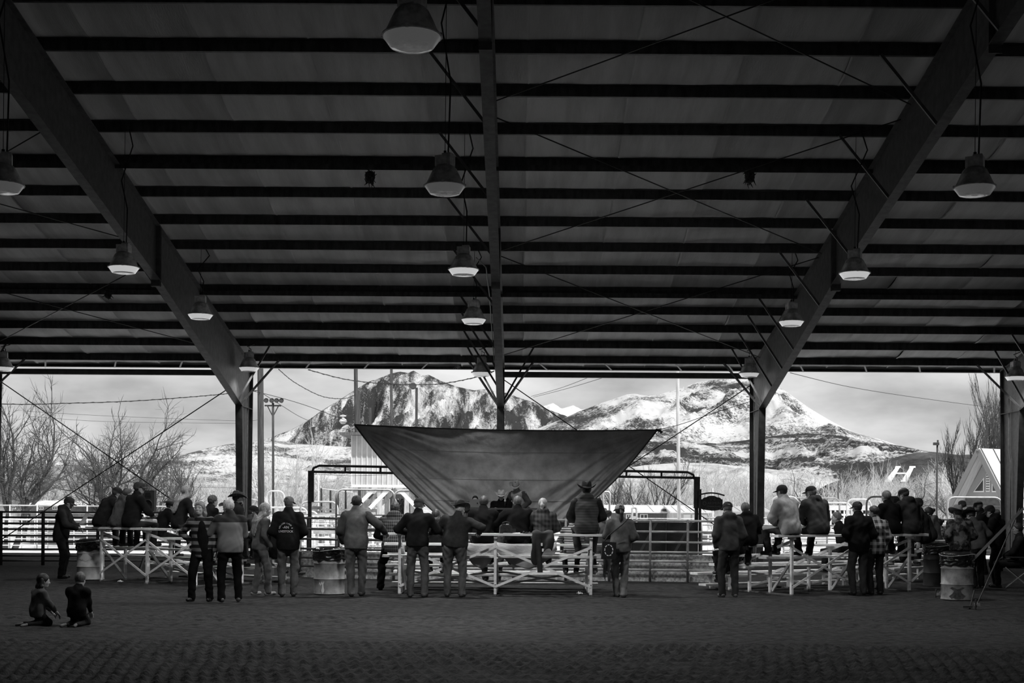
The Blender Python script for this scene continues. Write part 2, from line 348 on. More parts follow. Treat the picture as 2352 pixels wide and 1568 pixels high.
# ------------------------------------------------------------ high bay lamps
M_hood = mat('lamp_hood', .8, .5, ns=5, na=.5, bump=.2, bs=18, lo=.4, hi=.62)
M_box = mat('lamp_ballast', .75, .5, ns=9, na=.3)
M_lens = mat('lamp_lens', .7, .3, emit=.45, spec=.5)
M_lensn = mat('lamp_lens_dim', .6, .3, emit=.05, spec=.5)
M_lens2 = mat('lamp_lens_face', .35, .15, emit=.05, ns=9, na=.5, spec=.6)
M_cord = mat('black_cord', .02, .6)
LAMP_ROOTS = []
def lamp(X, Y, Z, label, watt, dot=False):
    root = empty('high_bay_lamp', (X, Y, Z), random.uniform(-.5, .5), label=label, cat='lamp', group='high bay lamps')
    if LAMP_ROOTS:
        for ch in LAMP_ROOTS[0].children:
            if ch.name.split('.')[0] not in ('cord', 'hanger'): copy_tree(ch, root)
    else:
        smooth_by_angle(MB().lathe([(.115, .28), (.13, .275), (.165, .24), (.2, .17), (.24, .08), (.275, .01), (.268, .005), (.235, .07), (.1, .25)], 32).build('hood', M_hood, root), 50)
        smooth_by_angle(MB().lathe([(.272, .012), (.292, .014), (.297, 0), (.292, -.003), (.27, -.003)], 32).build('rim', M_box, root), 50)
        ln = smooth_by_angle(MB().lathe([(.275, .0), (.28, -.01), (.215, -.1), (.205, -.104)], 32).build('lens', M_lens, root), 50)
        smooth_by_angle(MB().lathe([(.21, -.1), (.2, -.106), (.12, -.116), (.07, -.112), (.03, -.117), (.001, -.117)], 32).build('lens_face', M_lens2, ln), 50)
        mb = MB(); mb.box((0, 0, .355), (.24, .16, .15)); mb.box((0, 0, .355), (.16, .22, .13)); mb.box((.04, 0, .44), (.13, .1, .04)); mb.box((0, .115, .37), (.07, .01, .03))
        mb.build('ballast_box', M_box, root)
        for a in range(4): MB().box((.285*cos(a*pi/2+.4), .285*sin(a*pi/2+.4), .01), (.03, .03, .035), a*pi/2+.4).build('clip', M_box, root)
    for ch in root.children:
        if ch.name.startswith('lens'): ch.material_slots[0].link = 'OBJECT'; ch.material_slots[0].material = M_lensn if Y < 22 else M_lens
    zt = Zp(Y)-Z+.03
    mb = MB(); b = .16+.1*random.random()
    mb.tube([(.05, 0, .46), (.1*b*3, .02, .46+.3*(zt-.46)), (-b*.3, 0, .46+.55*(zt-.46)), (b*.9, 0, .46+.85*(zt-.46)), (b*.5, 0, zt)], .013, 6)
    mb.build('cord', M_cord, root, smooth=True)
    mb = MB(); mb.tube([(0, 0, .44), (0, 0, .5)], .022, 6); mb.tube([(0, 0, .5), (.01, 0, zt)], .005, 5); mb.build('hanger', M_cord, root)
    if watt:
        ld = bpy.data.lights.new('lamp_light', 'SPOT'); ld.energy = watt; ld.spot_size = R(150); ld.spot_blend = .6; ld.shadow_soft_size = .2
        lo_ = bpy.data.objects.new('lamp_light', ld); COL.objects.link(lo_); lo_.parent = root; lo_.location = (0, 0, -.14)
    LAMP_ROOTS.append(root)
LY = [38.4, 31.4, 25.5, 19.0, 13.1]
pos = ['at the eave', 'second from the eave', 'third from the eave', 'fourth from the eave', 'nearest the camera, cut by the top edge']
for i, Y in enumerate(LY):
    lamp(-1.06, Y, (5.42, 5.98, 6.12, 6.17, 6.24)[i], 'grey bell lamp in the central row, '+pos[i], LAMP_W*(.03, 1.0, 1.3, 1.4, .2)[i])
for i, Y in enumerate(LY[:4]):
    lamp((-7.68, -7.42, -7.48, -7.28)[i], Y, (5.52, 6.05, 6.12, 6.15)[i], 'grey bell lamp in the left row, '+(pos[i] if i < 3 else 'cut by the left edge'), LAMP_W*(.05, .5, .6, .3)[i])
    lamp((6.55, 6.33, 6.33, 6.4)[i], Y, (5.45, 5.98, 6.1, 6.2)[i], 'grey bell lamp in the right row, '+(pos[i] if i < 3 else 'furthest from the eave'), LAMP_W*(.05, .5, .6, .35)[i])
lamp(14.2, 38.6, 5.42, 'grey bell lamp by the rightmost column', LAMP_W*.05); lamp(-14.75, 38.6, 5.5, 'grey bell lamp at the eave in the far left corner', LAMP_W*.05)
# ------------------------------------------------------------ mountains and hills
def hill_mat(name, dark, snow, sc, st, lo, hi, sc2=None, wt=.42, rt_=-12):
    m = bpy.data.materials.new(name); m.use_nodes = True; t = m.node_tree; b = t.nodes['Principled BSDF']
    b.inputs['Roughness'].default_value = .95; b.inputs['Specular IOR Level'].default_value = .05
    c = nd(t, 'ShaderNodeTexCoord'); g = nd(t, 'ShaderNodeMapping'); g.inputs['Scale'].default_value = st
    g.inputs['Rotation'].default_value = (0, R(rt_), 0)
    t.links.new(c.outputs['Object'], g.inputs['Vector'])
    n1 = nd(t, 'ShaderNodeTexNoise', Scale=sc, Detail=9.0, Roughness=.68); t.links.new(g.outputs[0], n1.inputs['Vector'])
    n2 = nd(t, 'ShaderNodeTexNoise', Scale=sc2 or sc*14, Detail=4.0, Roughness=.7); t.links.new(c.outputs['Object'], n2.inputs['Vector'])
    ad = nd(t, 'ShaderNodeMath', operation='MULTIPLY_ADD'); t.links.new(n2.outputs[0], ad.inputs[0]); ad.inputs[1].default_value = wt; t.links.new(n1.outputs[0], ad.inputs[2])
    r = nd(t, 'ShaderNodeValToRGB'); q = r.color_ramp.elements
    q[0].position = lo; q[0].color = (dark,)*3+(1,); q[1].position = hi; q[1].color = (snow,)*3+(1,)
    t.links.new(ad.outputs[0], r.inputs[0]); t.links.new(r.outputs[0], b.inputs['Base Color']); return m
def interp(pts, x):
    for (a, b), (c, d) in zip(pts[:-1], pts[1:]):
        if a <= x <= c: return b+(d-b)*(x-a)/(c-a)
    return pts[0][1] if x < pts[0][0] else pts[-1][1]
def ridge(name, sil, D, Wd, m, label, base=-6, amp=.16, gx=1.0, step=3, rows=46, power=1.1, rough=1.5, cat='mountain'):
    x0, x1 = sil[0][0], sil[-1][0]; n = int((x1-x0)/step); mb = MB(); vs = []
    for j in range(-1, rows+1):
        for i in range(n+1):
            x = x0+(x1-x0)*i/n; c = P(x, interp(sil, x)+rough*noise.noise(Vector((x*.12, D*.01, 0))), D); H = c.z-base
            if j < 0: vs.append((c.x, D+Wd*.6, base)); continue
            t = j/rows; sx = c.x/H0(D); sy = t*Wd/H0(D)
            g = noise.ridged_multi_fractal(Vector((sx*2.2*gx+sy*.7, sy*.75, D*.001)), .9, 2.1, 5, 1.0, 2.0)
            g2 = noise.noise(Vector((sx*1.1, sy*1.2, D)))
            env = min(1, t*4)*(1-t)**.5
            z = base+H*(1-t)**power+H*env*(amp*(g-1.05)+amp*.7*g2)
            Yv = D-t*Wd; cs = P(CX+c.x*F/Yv, interp(sil, CX+c.x*F/Yv), Yv).z
            vs.append((c.x, Yv, max(base, min(z, cs-.012*H*t-.02*H*t*t))))
    nn = n+1
    mb.add(vs, [(j*nn+i, j*nn+i+1, (j+1)*nn+i+1, (j+1)*nn+i) for j in range(rows+1) for i in range(n)])
    return tag(mb.build(name, m, smooth=True), label, cat)
def H0(D): return D*.08
S_far = [(1180, 945), (1225, 940), (1253, 930), (1270, 925), (1290, 938), (1316, 930), (1335, 940), (1370, 936), (1420, 960)]
S_left = [(400, 1075), (480, 1050), (560, 1025), (635, 999), (673, 984), (699, 969), (737, 943), (775, 920), (811, 897), (843, 877), (870, 868), (897, 857), (918, 853), (935, 856), (950, 850), (968, 862), (984, 860), (1012, 874), (1050, 888), (1088, 896), (1114, 893), (1162, 902), (1190, 912), (1228, 925), (1254, 938), (1300, 955), (1360, 975), (1430, 1000)]
S_right = [(1230, 985), (1291, 962), (1329, 944), (1347, 938), (1383, 924), (1406, 917), (1439, 905), (1457, 904), (1482, 908), (1508, 906), (1546, 896), (1569, 888), (1597, 878), (1617, 875), (1700, 866), (1760, 874), (1800, 895), (1827, 915), (1854, 934), (1880, 950), (1907, 966), (1934, 980), (1961, 992), (2014, 1006), (2068, 1024), (2121, 1036), (2175, 1042), (2260, 1050), (2400, 1062)]
S_f1 = [(-60, 1072), (60, 1066), (110, 1058), (200, 1057), (290, 1068), (360, 1062), (420, 1043), (482, 1027), (538, 1017), (592, 1012), (640, 1012), (700, 1020), (800, 1026), (900, 1032), (1000, 1040), (1100, 1046), (1250, 1060), (1350, 1080)]
S_f2 = [(1200, 1075), (1290, 1050), (1400, 1016), (1500, 1004), (1560, 1008), (1640, 1018), (1700, 1012), (1780, 1000), (1850, 994), (1930, 1000), (1990, 1012), (2060, 1022), (2130, 1036), (2200, 1044), (2300, 1052), (2420, 1058)]
S_h = [(1900, 1112), (1985, 1082), (2030, 1058), (2068, 1046), (2108, 1038), (2148, 1039), (2202, 1044), (2242, 1043), (2300, 1036), (2380, 1030), (2500, 1030)]
S_l = [(-100, 1078), (0, 1074), (120, 1072), (200, 1074), (270, 1082), (360, 1100), (460, 1112), (560, 1118)]
M_m1 = hill_mat('forested_mountain_snow', .035, .53, 1.0, (.0095, .0012, .0024), .68, .83, .09, .42, 24)
M_m2 = hill_mat('open_mountain_snow', .045, .53, 1.0, (.0028, .002, .0036), .66, .78, .07, .52)
M_m3 = hill_mat('distant_snow_peak', .4, .75, .0012, (1, 1, 1), .5, .8)  # lighter dark tone puts distance haze into the peak's colour
M_f1 = hill_mat('snowy_foothill', .08, .5, 1.0, (.0035, .004, .03), .70, .84, .1, .55)
M_f2 = hill_mat('brushy_foothill', .035, .47, 1.0, (.003, .004, .02), .71, .83, .1, .5)
M_fh = hill_mat('dark_brush_hill', .035, .11, .03, (1, 1, 1.4), .58, .9, .3)
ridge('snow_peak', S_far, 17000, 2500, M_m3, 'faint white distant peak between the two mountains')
ridge('mountain', S_left, 10000, 3600, M_m1, 'jagged forested mountain with snowy gullies behind the tarp', amp=.22, gx=1.5, rows=60)
ridge('mountain', S_right, 8600, 3600, M_m2, 'broad snow covered mountain behind the right steel column', amp=.14, rows=56)
ridge('foothill', S_f1, 5200, 1900, M_f1, 'snowy foothill with dark brush left of the tarp', amp=.25, cat='hill', rough=1)
ridge('foothill', S_f2, 4700, 1700, M_f2, 'streaky brush covered foothill below the right mountain', amp=.25, cat='hill', rough=1)
ridge('low_hill', S_l, 2600, 900, mat('bare_brush_slope', .2, .95, ns=.02, na=.4), 'low grey hill behind the left trees', amp=.2, cat='hill')
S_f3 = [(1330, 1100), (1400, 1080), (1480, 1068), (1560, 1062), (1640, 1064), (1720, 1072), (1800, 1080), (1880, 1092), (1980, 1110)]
ridge('snow_field', S_f3, 3200, 900, hill_mat('brushy_hazed_snow', .18, .5, 1.0, (.006, .006, .03), .56, .8, .12, .5), 'pale haze tinted snow field below the streaky foothill', amp=.2, cat='hill', rough=1)  # snow patches, with the haze over them mixed into the pale tone
HD, HW = 1500, 420
hill = ridge('letter_hill', S_h, HD, HW, M_fh, 'dark brushy hill carrying a big white letter', amp=.06, cat='hill', rough=1.5, step=4)
# white hillside letter H, laid on the slope
def hill_pt(x, y):
    hv = [Vector(v.co) for v in hill.data.vertices]
    if not hasattr(hill_pt, 'kd'):
        from mathutils import bvhtree
        hill_pt.kd = bvhtree.BVHTree.FromPolygons(hv, [tuple(p.vertices) for p in hill.data.polygons])
    o_ = Vector((0, 0, HC)); d = (P(x, y, 100)-o_).normalized()
    h = hill_pt.kd.ray_cast(o_, d); return (h[0]-d*3) if h[0] else P(x, y, HD-HW*.5)
hroot = empty('hillside_letter', hill_pt(2076, 1088), label='huge white letter H laid out on the dark hill', cat='hillside letter')
M_white = mat('white_letter', .95, .9)
def hpoly(pl): MB().prism([hill_pt(*q) for q in pl], (0, -1.2, 0)).build('stroke', M_white, hroot, world=True)
hpoly([(2033, 1103), (2048, 1103), (2067, 1072), (2058, 1072)]); hpoly([(2031, 1106), (2047, 1106), (2047, 1102), (2033, 1102)]); hpoly([(2055, 1074), (2068, 1074), (2068, 1070), (2057, 1070)])
hpoly([(2071, 1103), (2084, 1103), (2099, 1072), (2090, 1072)]); hpoly([(2068, 1106), (2083, 1106), (2083, 1102), (2070, 1102)]); hpoly([(2088, 1074), (2102, 1074), (2102, 1070), (2089, 1070)])
hpoly([(2052, 1088), (2086, 1088), (2086, 1085), (2054, 1085)])
# ------------------------------------------------------------ bare trees
M_bark = mat('tree_bark', .045, .9, ns=4, na=.4); M_barkp = mat('pale_tree_bark', .34, .9, ns=4, na=.4); M_twigp = mat('pale_twigs', .36, .9); M_twig = mat('dark_twigs', .08, .9)  # pale bark and twig tones carry flare and haze in their colour
M_barkw = mat('sunlit_bark', .55, .9, ns=3, na=.3); M_twigw = mat('sunlit_twigs', .5, .9)  # lightest copies: sunlight and haze put into the colour
def make_tree(seed, H, spread, fork=.22, up=.1, levels=6, trunks=1, twn=2.6, minr=.0065, columnar=False, splay=.35):
    r = random.Random(seed); tr, tw = MB(), MB()
    def branch(p, d, ln, rad, lev):
        pts = [Vector(p)]; n = 4 if lev < 2 else (3 if lev < 4 else 2); dd = Vector(d)
        for i in range(n):
            dd = (dd+Vector((r.uniform(-1, 1), r.uniform(-1, 1), r.uniform(-.8, .9)))*.2+Vector((0, 0, up*.3))).normalized()
            pts.append(pts[-1]+dd*ln/n)
        rs = [max(minr*.7, rad*(1-.4*i/n)) for i in range(n+1)]
        if lev >= levels: rs[-1] = minr*.35
        (tr if lev < levels-2 else tw).tube(pts, rs, 7 if lev < 1 else (5 if lev < 3 else 3), cap=False)
        if lev >= levels: return
        k = int(twn)+(1 if r.random() < twn % 1 else 0)
        if lev == 0: k = max(3, k)
        for i in range(k):
            t = (1 if i == 0 else r.uniform(.3, .95)); q = pts[0].lerp(pts[-1], 0); f = t*n; j = min(n-1, int(f)); q = pts[j].lerp(pts[j+1], f-j)
            a = r.uniform(0, 6.28); ax = frame(dd)
            sp = spread*(r.uniform(.25, .6) if i == 0 else r.uniform(.7, 1.3))*(.5 if columnar else 1)
            nd_ = (dd*cos(sp)+(ax[0]*cos(a)+ax[1]*sin(a))*sin(sp)+Vector((0, 0, up))).normalized()
            branch(q, nd_, ln*r.uniform(.68, .86)*(1 if i == 0 else .85), max(minr, rad*(r.uniform(.62, .72) if i == 0 else r.uniform(.4, .6))), lev+1)
    for k in range(trunks):
        a = 6.28*k/trunks+r.random(); o_ = .15 if trunks > 1 else 0
        sl = splay*r.uniform(.6, 1.2) if trunks > 1 else .04
        d = Vector((cos(a)*sl, sin(a)*sl, 1)).normalized()
        branch((cos(a)*o_, sin(a)*o_, -.1), d, H*fork*r.uniform(.85, 1.15), H*(.017 if trunks == 1 else .0125), 0)
    zz = sorted(v[2] for v in tw.v); zs = zz[int(len(zz)*.997)]; k = H/zs
    for b in (tr, tw): b.v = [(x*k, y*k, z*k) for x, y, z in b.v]
    return tr, tw
TREES = {}
def tree_proto(key, *a, **k): TREES[key] = make_tree(*a, **k)
tree_proto('big', 11, 9.6, .72, .21, .05, trunks=5, twn=3.3, splay=.55, minr=.007)
tree_proto('dense', 5, 10, .6, .2, .05, trunks=3, twn=3.2, splay=.4, minr=.007)
tree_proto('fan', 21, 9, .5, .22, .13, trunks=5, twn=2.6, splay=.55)
tree_proto('round', 33, 8, .68, .22, .04, trunks=3, twn=3.1, splay=.35)
tree_proto('small', 8, 6, .6, .25, .1, trunks=4, twn=3.0, levels=5, splay=.4)
tree_proto('poplar', 14, 10, .5, .26, .3, trunks=5, twn=3.1, columnar=True, splay=.14, minr=.007)
tree_proto('crooked', 40, 7, .85, .22, -.03, trunks=3, twn=3.0, splay=.6, minr=.007)
TMESH = {}
def tree(key, x, ybase, Y, Hs, tone, label, rz=None, group=None):
    b = P(x, ybase, Y); b.z = terr(Y)-.05
    root = empty('bare_tree', b, rz if rz is not None else random.uniform(0, 6.28), label=label, cat='tree', group=group)
    for part, i in (('trunk', 0), ('twigs', 1)):
        kk = (key, i)
        if kk not in TMESH:
            mb = TREES[key][i]; me = bpy.data.meshes.new(key+'_'+part); me.from_pydata(mb.v, [], mb.f)
            me.materials.append(M_bark); me.update(); TMESH[kk] = me
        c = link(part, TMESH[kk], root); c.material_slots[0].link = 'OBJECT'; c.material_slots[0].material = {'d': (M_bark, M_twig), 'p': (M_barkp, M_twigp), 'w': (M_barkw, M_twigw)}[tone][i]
        if part == 'twigs': c['kind'] = 'stuff'
    hz = {'big': 9.6, 'dense': 10, 'fan': 9, 'round': 8, 'small': 6, 'poplar': 10, 'crooked': 7}[key]
    s = Hs/hz; root.scale = (s, s, s); return root
def th(x, ytop, Y): return P(x, ytop, Y).z-terr(Y)
for key, x, yt, Y, tone, rz, lb in (
    ('big', 272, 945, 108, 'd', .6, 'large spreading bare tree behind the left bleacher'),
    ('dense', 18, 868, 92, 'd', 2.0, 'tall dense bare tree at the left picture edge'),
    ('round', 55, 1072, 120, 'd', 1.0, 'small dark bare tree by the low house on the left'),
    ('fan', 396, 1008, 118, 'd', 3.0, 'slender bare tree right of the large spreading tree'),
    ('fan', 1478, 1040, 105, 'd', .4, 'fan shaped bare tree beside the tall wooden pole'),
    ('round', 1418, 1085, 112, 'd', 2.2, 'bare tree half behind the right edge of the tarp'),
    ('crooked', 2062, 1078, 96, 'd', 1.2, 'crooked dark bare tree below the hillside letter'),
    ('crooked', 1872, 1072, 125, 'd', 4.2, 'dark bare tree behind the pale jacket spectator'),
    ('round', 2205, 1105, 100, 'd', .2, 'low bare tree left of the gabled building'),
    ('poplar', 2243, 884, 82, 'd', .5, 'tall slender poplar left of the rightmost column'),
    ('poplar', 2318, 862, 84, 'd', 2.5, 'taller slender poplar behind the rightmost column'),
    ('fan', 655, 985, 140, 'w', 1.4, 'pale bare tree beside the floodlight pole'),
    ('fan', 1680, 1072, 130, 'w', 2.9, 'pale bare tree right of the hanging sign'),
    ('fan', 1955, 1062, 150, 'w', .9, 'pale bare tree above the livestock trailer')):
    tree(key, x, 1200, Y, th(x, yt, Y), tone, lb, rz)
rr = random.Random(12); grove = []
gx = -30
while gx < 2400:
    for row in range(3):
        x = gx+rr.uniform(-14, 14)+row*14; Y = rr.uniform(135, 170)+row*50
        if 930 < x < 1380: continue
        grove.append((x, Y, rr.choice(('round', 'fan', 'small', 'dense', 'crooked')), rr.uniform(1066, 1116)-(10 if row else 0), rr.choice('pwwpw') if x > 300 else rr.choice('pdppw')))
    gx += 66
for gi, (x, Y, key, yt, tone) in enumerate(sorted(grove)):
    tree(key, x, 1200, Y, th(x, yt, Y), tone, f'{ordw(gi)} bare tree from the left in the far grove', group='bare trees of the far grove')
# ------------------------------------------------------------ poles, wires
M_wood = mat('weathered_pole', .055, .9, ns=3, na=.5, stretch=(6, 6, .4), bump=.3, bs=8)
M_woodp = mat('pale_pole', .5, .9, ns=3, na=.3, stretch=(6, 6, .4))
M_iron = mat('dark_iron', .05, .6)
def pole(x0, y0, x1, Y, w, label, m=M_wood, topz=None, name='utility_pole'):
    a = P(x0, y0, Y); b = P(x1, 1200, Y); g = terr(Y)-.2
    b2 = Vector((b.x+(b.x-a.x)*.2, Y, g)); r = w*Y/F/2
    root = empty(name, (b2.x, Y, g), label=label, cat='pole')
    MB().tube([b2, a], [r*1.08, r*.95], 12).build('shaft', m, root, world=True, smooth=True); return root, a
def wire(pts, label, r=.018, twist=False):
    """pts: (x,y,Y) pixel places, sagging smooth curve through them"""
    q = [P(*p) for p in pts]; n = 14; out = []
    for i in range(len(q)-1):
        a, b, c, d = q[max(i-1, 0)], q[i], q[i+1], q[min(i+2, len(q)-1)]
        for j in range(n):
            t = j/n; out.append(.5*((2*b)+(c-a)*t+(2*a-5*b+4*c-d)*t*t+(3*b-a-3*c+d)*t**3))
    out.append(q[-1]); r *= .65; mb = MB(); mb.tube(out, r, 5)
    if twist:
        tw = [p+Vector((0, cos(i*1.9)*r*1.3, sin(i*1.9)*r*1.3)) for i, p in enumerate(out)]; mb.tube(tw, r*.7, 4)
    tag(mb.build('overhead_wire', M_cord, smooth=True), label, 'wire', 'overhead wires')
pole(598, 836, 600, 52, 14.5, 'thick weathered wooden pole just right of the left column')
rt, tp = pole(627, 925, 628, 74, 5.5, 'thin pole topped by a rack of four floodlights', name='floodlight_pole')
sc = 74/F
MB().bar(tp+Vector((-19*sc, 0, -.15)), tp+Vector((19*sc, 0, -.15)), .08, .08).build('crossarm', M_iron, rt, world=True)
for s in (-1, 1): MB().bar(tp+Vector((s*13*sc, 0, -.15)), tp+Vector((0, 0, -.75)), .05, .05).build('brace', M_iron, rt, world=True)
for dx in (-15, -2, 9, 20):
    M = Matrix.Rotation(R(70), 3, 'X')
    MB().lathe([(.02, -.16), (.1, -.1), (.14, .02), (.12, .06), (.13, .02)], 10, tp+Vector((dx*sc, -.1, .12)), M=M).build('floodlight', M_iron, rt, world=True)
pole(817, 836, 821, 60, 9.5, 'wooden pole standing on the left behind the tarp corner'); pole(824, 896, 826, 62, 8, 'shorter stub pole close beside the tarp corner pole')
pole(899, 836, 899, 70, 6.5, 'plain pole rising behind the tarp left of the spotlight pole'); rt, tp = pole(957, 890, 955, 64, 6, 'pole with a single spotlight behind the tarp', name='floodlight_pole')
MB().lathe([(.02, -.14), (.12, -.1), (.17, .06), (.15, .09)], 12, tp+Vector((-.16, -.12, .05)), M=Matrix.Rotation(R(70), 3, 'X')).build('floodlight', M_iron, rt, world=True)
pole(850, 936, 850, 66, 6, 'short grey stub pole behind the tarp', M_wood)
rt, tp = pole(1556, 830, 1560, 62, 8, 'tall pale wooden pole right of the tarp', M_woodp)
rt, tp = pole(2153, 1020, 2151, 70, 4.5, 'slim dark pole with a box light left of the gabled building', name='floodlight_pole')
MB().box(tp+Vector((-.08, -.05, .02)), (.28, .16, .14)).build('floodlight', M_iron, rt, world=True); MB().box(tp+Vector((.02, 0, .16)), (.07, .07, .12)).build('photocell', M_iron, rt, world=True)
pole(393, 1045, 391, 90, 3.2, 'thin pole in the trees behind the left bleacher', M_iron); pole(732, 1090, 731, 80, 2.4, 'thin white pole left of the viewing stand', mat('white_paint', .8, .6))
for x, yt, lb in ((1796, 1138, 'first thin dark post right of the right column'), (1754, 1135, 'thin dark post hugging the right column'), (1925, 1110, 'leaning thin dark post behind the seated men')): pole(x, yt, x+2, 78, 3.2, lb, M_iron)
wire([(-160, 918, 47), (30, 928, 48), (150, 926, 49), (300, 921, 50), (430, 912, 51), (520, 904, 52), (594, 896, 52)], 'twisted wire sagging across the left bay', .022, True)
wire([(565, 897, 50), (600, 902, 52), (700, 930, 56), (811, 972, 58)], 'wire from the weathered pole down to the tarp corner')
wire([(606, 905, 52), (645, 930, 60), (700, 962, 70), (760, 981, 80), (815, 985, 90)], 'lower slack wire crossing the left mountain slope', .02)
wire([(640, 848, 41.15), (680, 880, 48), (740, 910, 54), (790, 915, 58), (815, 906, 60)], 'wire looping from the eave to the tarp corner pole', .02, True)
wire([(708, 849, 41.15), (800, 872, 48), (900, 882, 52), (1000, 882, 46), (1085, 868, 42), (1135, 852, 41.1)], 'twisted wire slung under the eave across the mountain', .022, True)
wire([(1815, 856, 41.15), (1950, 888, 50), (2100, 912, 58), (2290, 937, 66), (2420, 950, 70)], 'single thin wire descending across the right sky', .016)
wire([(1220, 910, 60), (1290, 890, 50), (1378, 856, 41.15)], 'upper of two thin wires rising right of the central column', .014); wire([(1225, 912, 60), (1310, 890, 50), (1418, 857, 41.15)], 'lower of two thin wires rising right of the central column', .014)
wire([(1508, 987, 40), (1560, 975, 41), (1640, 948, 40.5), (1728, 920, 39.5)], 'rope from the tarp corner up to the right column', .014)
wire([(712, 1088, 44), (800, 1092, 46), (890, 1090, 48)], 'thin cable below the gateway beam', .01)
wire([(20, 1122, 95), (150, 1118, 100), (330, 1116, 105), (545, 1120, 110)], 'pale wire in front of the far trees on the left', .02)
wire([(60, 944, 120), (250, 955, 140), (545, 966, 150), (600, 962, 150)], 'faint distant wire through the big tree', .025); wire([(70, 956, 120), (250, 968, 140), (545, 972, 150)], 'second faint distant wire through the big tree', .025)
# lantern shaped siren hanging near the tarp corner
c = P(788, 968, 60); rt = empty('siren_lantern', c, label='pale round lantern hanging beside the tarp corner', cat='lantern'); q = 60/F
MB().bar((0, 0, 14*q), (P(816, 968, 60).x-c.x, 0, 14*q), .04, .04).build('bracket_arm', M_iron, rt)
MB().lathe([(9*q, 0), (9*q, .02), (7*q, 5*q), (3*q, 8*q), (2*q, 11*q), (7*q, 12*q), (8*q, 14*q), (.001, 16*q)], 16, (0, 0, 0)).build('hood', mat('white_paint', .8, .6), rt, smooth=True)
MB().lathe([(.001, -6*q), (5*q, -5*q), (8*q, 0), (8.5*q, .0)], 16).build('globe', mat('pale_globe', .5, .4), rt, smooth=True)
# ------------------------------------------------------------ buildings and vehicles behind
M_white2 = mat('white_paint', .8, .6); M_wallp = mat('pale_wall', .55, .8, ns=2, na=.15); M_dkwall = mat('dark_siding', .14, .8, ns=6, na=.3, stretch=(4, 4, .3)); M_roofp = mat('pale_metal_roof', .62, .5, ns=1.5, na=.12, stretch=(6, 1, 1))
M_glass = mat('dark_window_glass', .06, .15, spec=.6); M_block = mat('block_wall', .11, .9, ns=5, na=.2)
def house(x0, x1, y_ridge, y_eave, Y, label, roof, wall, depth=9, wins=(), doors=(), over=.35, name='low_house', base=None):
    """long low house seen along its side: ridge parallel to X"""
    a, b = P(x0, y_eave, Y), P(x1, y_eave, Y); g = terr(Y); ze = (a.z+b.z)/2
    xr0, xr1 = a.x, b.x; c = Vector(((xr0+xr1)/2, Y, g)); root = empty(name, c, label=label, cat='building')
    zr = P((x0+x1)/2, y_ridge, Y+depth/2).z
    mb = MB(); mb.prism([(xr0, Y, g), (xr1, Y, g), (xr1, Y, ze), (xr0, Y, ze)], (0, depth, 0))
    mb.build('wall', wall, root, world=True)
    n = max(6, int((xr1-xr0)/.9))
    for s in (0, 1):
        ya, yb = (Y-over, Y+depth/2) if s == 0 else (Y+depth+over, Y+depth/2)
        mb = MB(); mb.prism([(xr0-.3, ya, ze), (xr1+.3, ya, ze), (xr1+.3, yb, zr), (xr0-.3, yb, zr)], (0, 0, .07)); rf = mb.build('roof', roof, root, world=True)
        if s == 0:
            for k in range(n+1):
                xx = xr0-.3+(xr1-xr0+.6)*k/n; MB().bar((xx, ya, ze+.09), (xx, yb, zr+.09), .05, .05).build('seam', roof, rf).matrix_parent_inverse = Matrix(); ob = rf.children[-1]; ob.data.transform(ROOTM[root].inverted())
    for q in (xr0, xr1): MB().prism([(q-.02, Y, ze), (q-.02, Y+depth, ze), (q-.02, Y+depth/2, zr)], (.04, 0, 0)).build('gable', wall, root, world=True)
    for (u, v, yt, yb_) in wins:
        p, q = P(u, yt, Y-.05), P(v, yb_, Y-.05)
        w = MB().box(((p.x+q.x)/2, Y-.03, (p.z+q.z)/2), (abs(q.x-p.x), .06, abs(p.z-q.z))).build('window', M_white2, root, world=True)
        pane_w = abs(q.x-p.x)/2-.09
        for s in (-1, 1):
            ob = MB().box(((p.x+q.x)/2+s*(pane_w/2+.03), Y-.07, (p.z+q.z)/2), (pane_w, .02, abs(p.z-q.z)-.12)).build('pane', M_glass, w); ob.data.transform(ROOTM[root].inverted())
    for (u, v, yt) in doors:
        p, q = P(u, yt, Y-.05), P(v, yt, Y-.05); MB().box(((p.x+q.x)/2, Y-.04, (p.z+g)/2), (abs(q.x-p.x), .06, p.z-g)).build('door', M_white2, root, world=True)
    return root
house(1402, 1600, 1162, 1178, 88, 'long low metal roofed shed behind the ring, with white windows', M_roofp, M_dkwall, 8, wins=((1438, 1450, 1180, 1192), (1470, 1488, 1180, 1192), (1390, 1400, 1180, 1192)), doors=((1532, 1543, 1180),), name='low_shed')
house(1549, 1626, 1165, 1178, 84, 'pale garage with metal roof behind the tall pale pole', M_roofp, M_wallp, 6, wins=(), doors=((1570, 1586, 1181), (1590, 1624, 1181)), name='garage')
house(1672, 1765, 1164, 1176, 120, 'low dark roofed house behind the right column', mat('grey_shingle', .4, .8), M_wallp, 8, name='house')
house(70, 235, 1151, 1161, 112, 'long low house with dark porch on the left', M_roofp, M_dkwall, 9, wins=((88, 100, 1163, 1170), (120, 132, 1163, 1170), (150, 162, 1163, 1170)), name='house')
house(-60, 30, 1140, 1164, 118, 'small steep roofed house at the left picture edge', mat('grey_shingle2', .16, .8), M_wallp, 6, wins=((27, 36, 1161, 1169),), name='house')
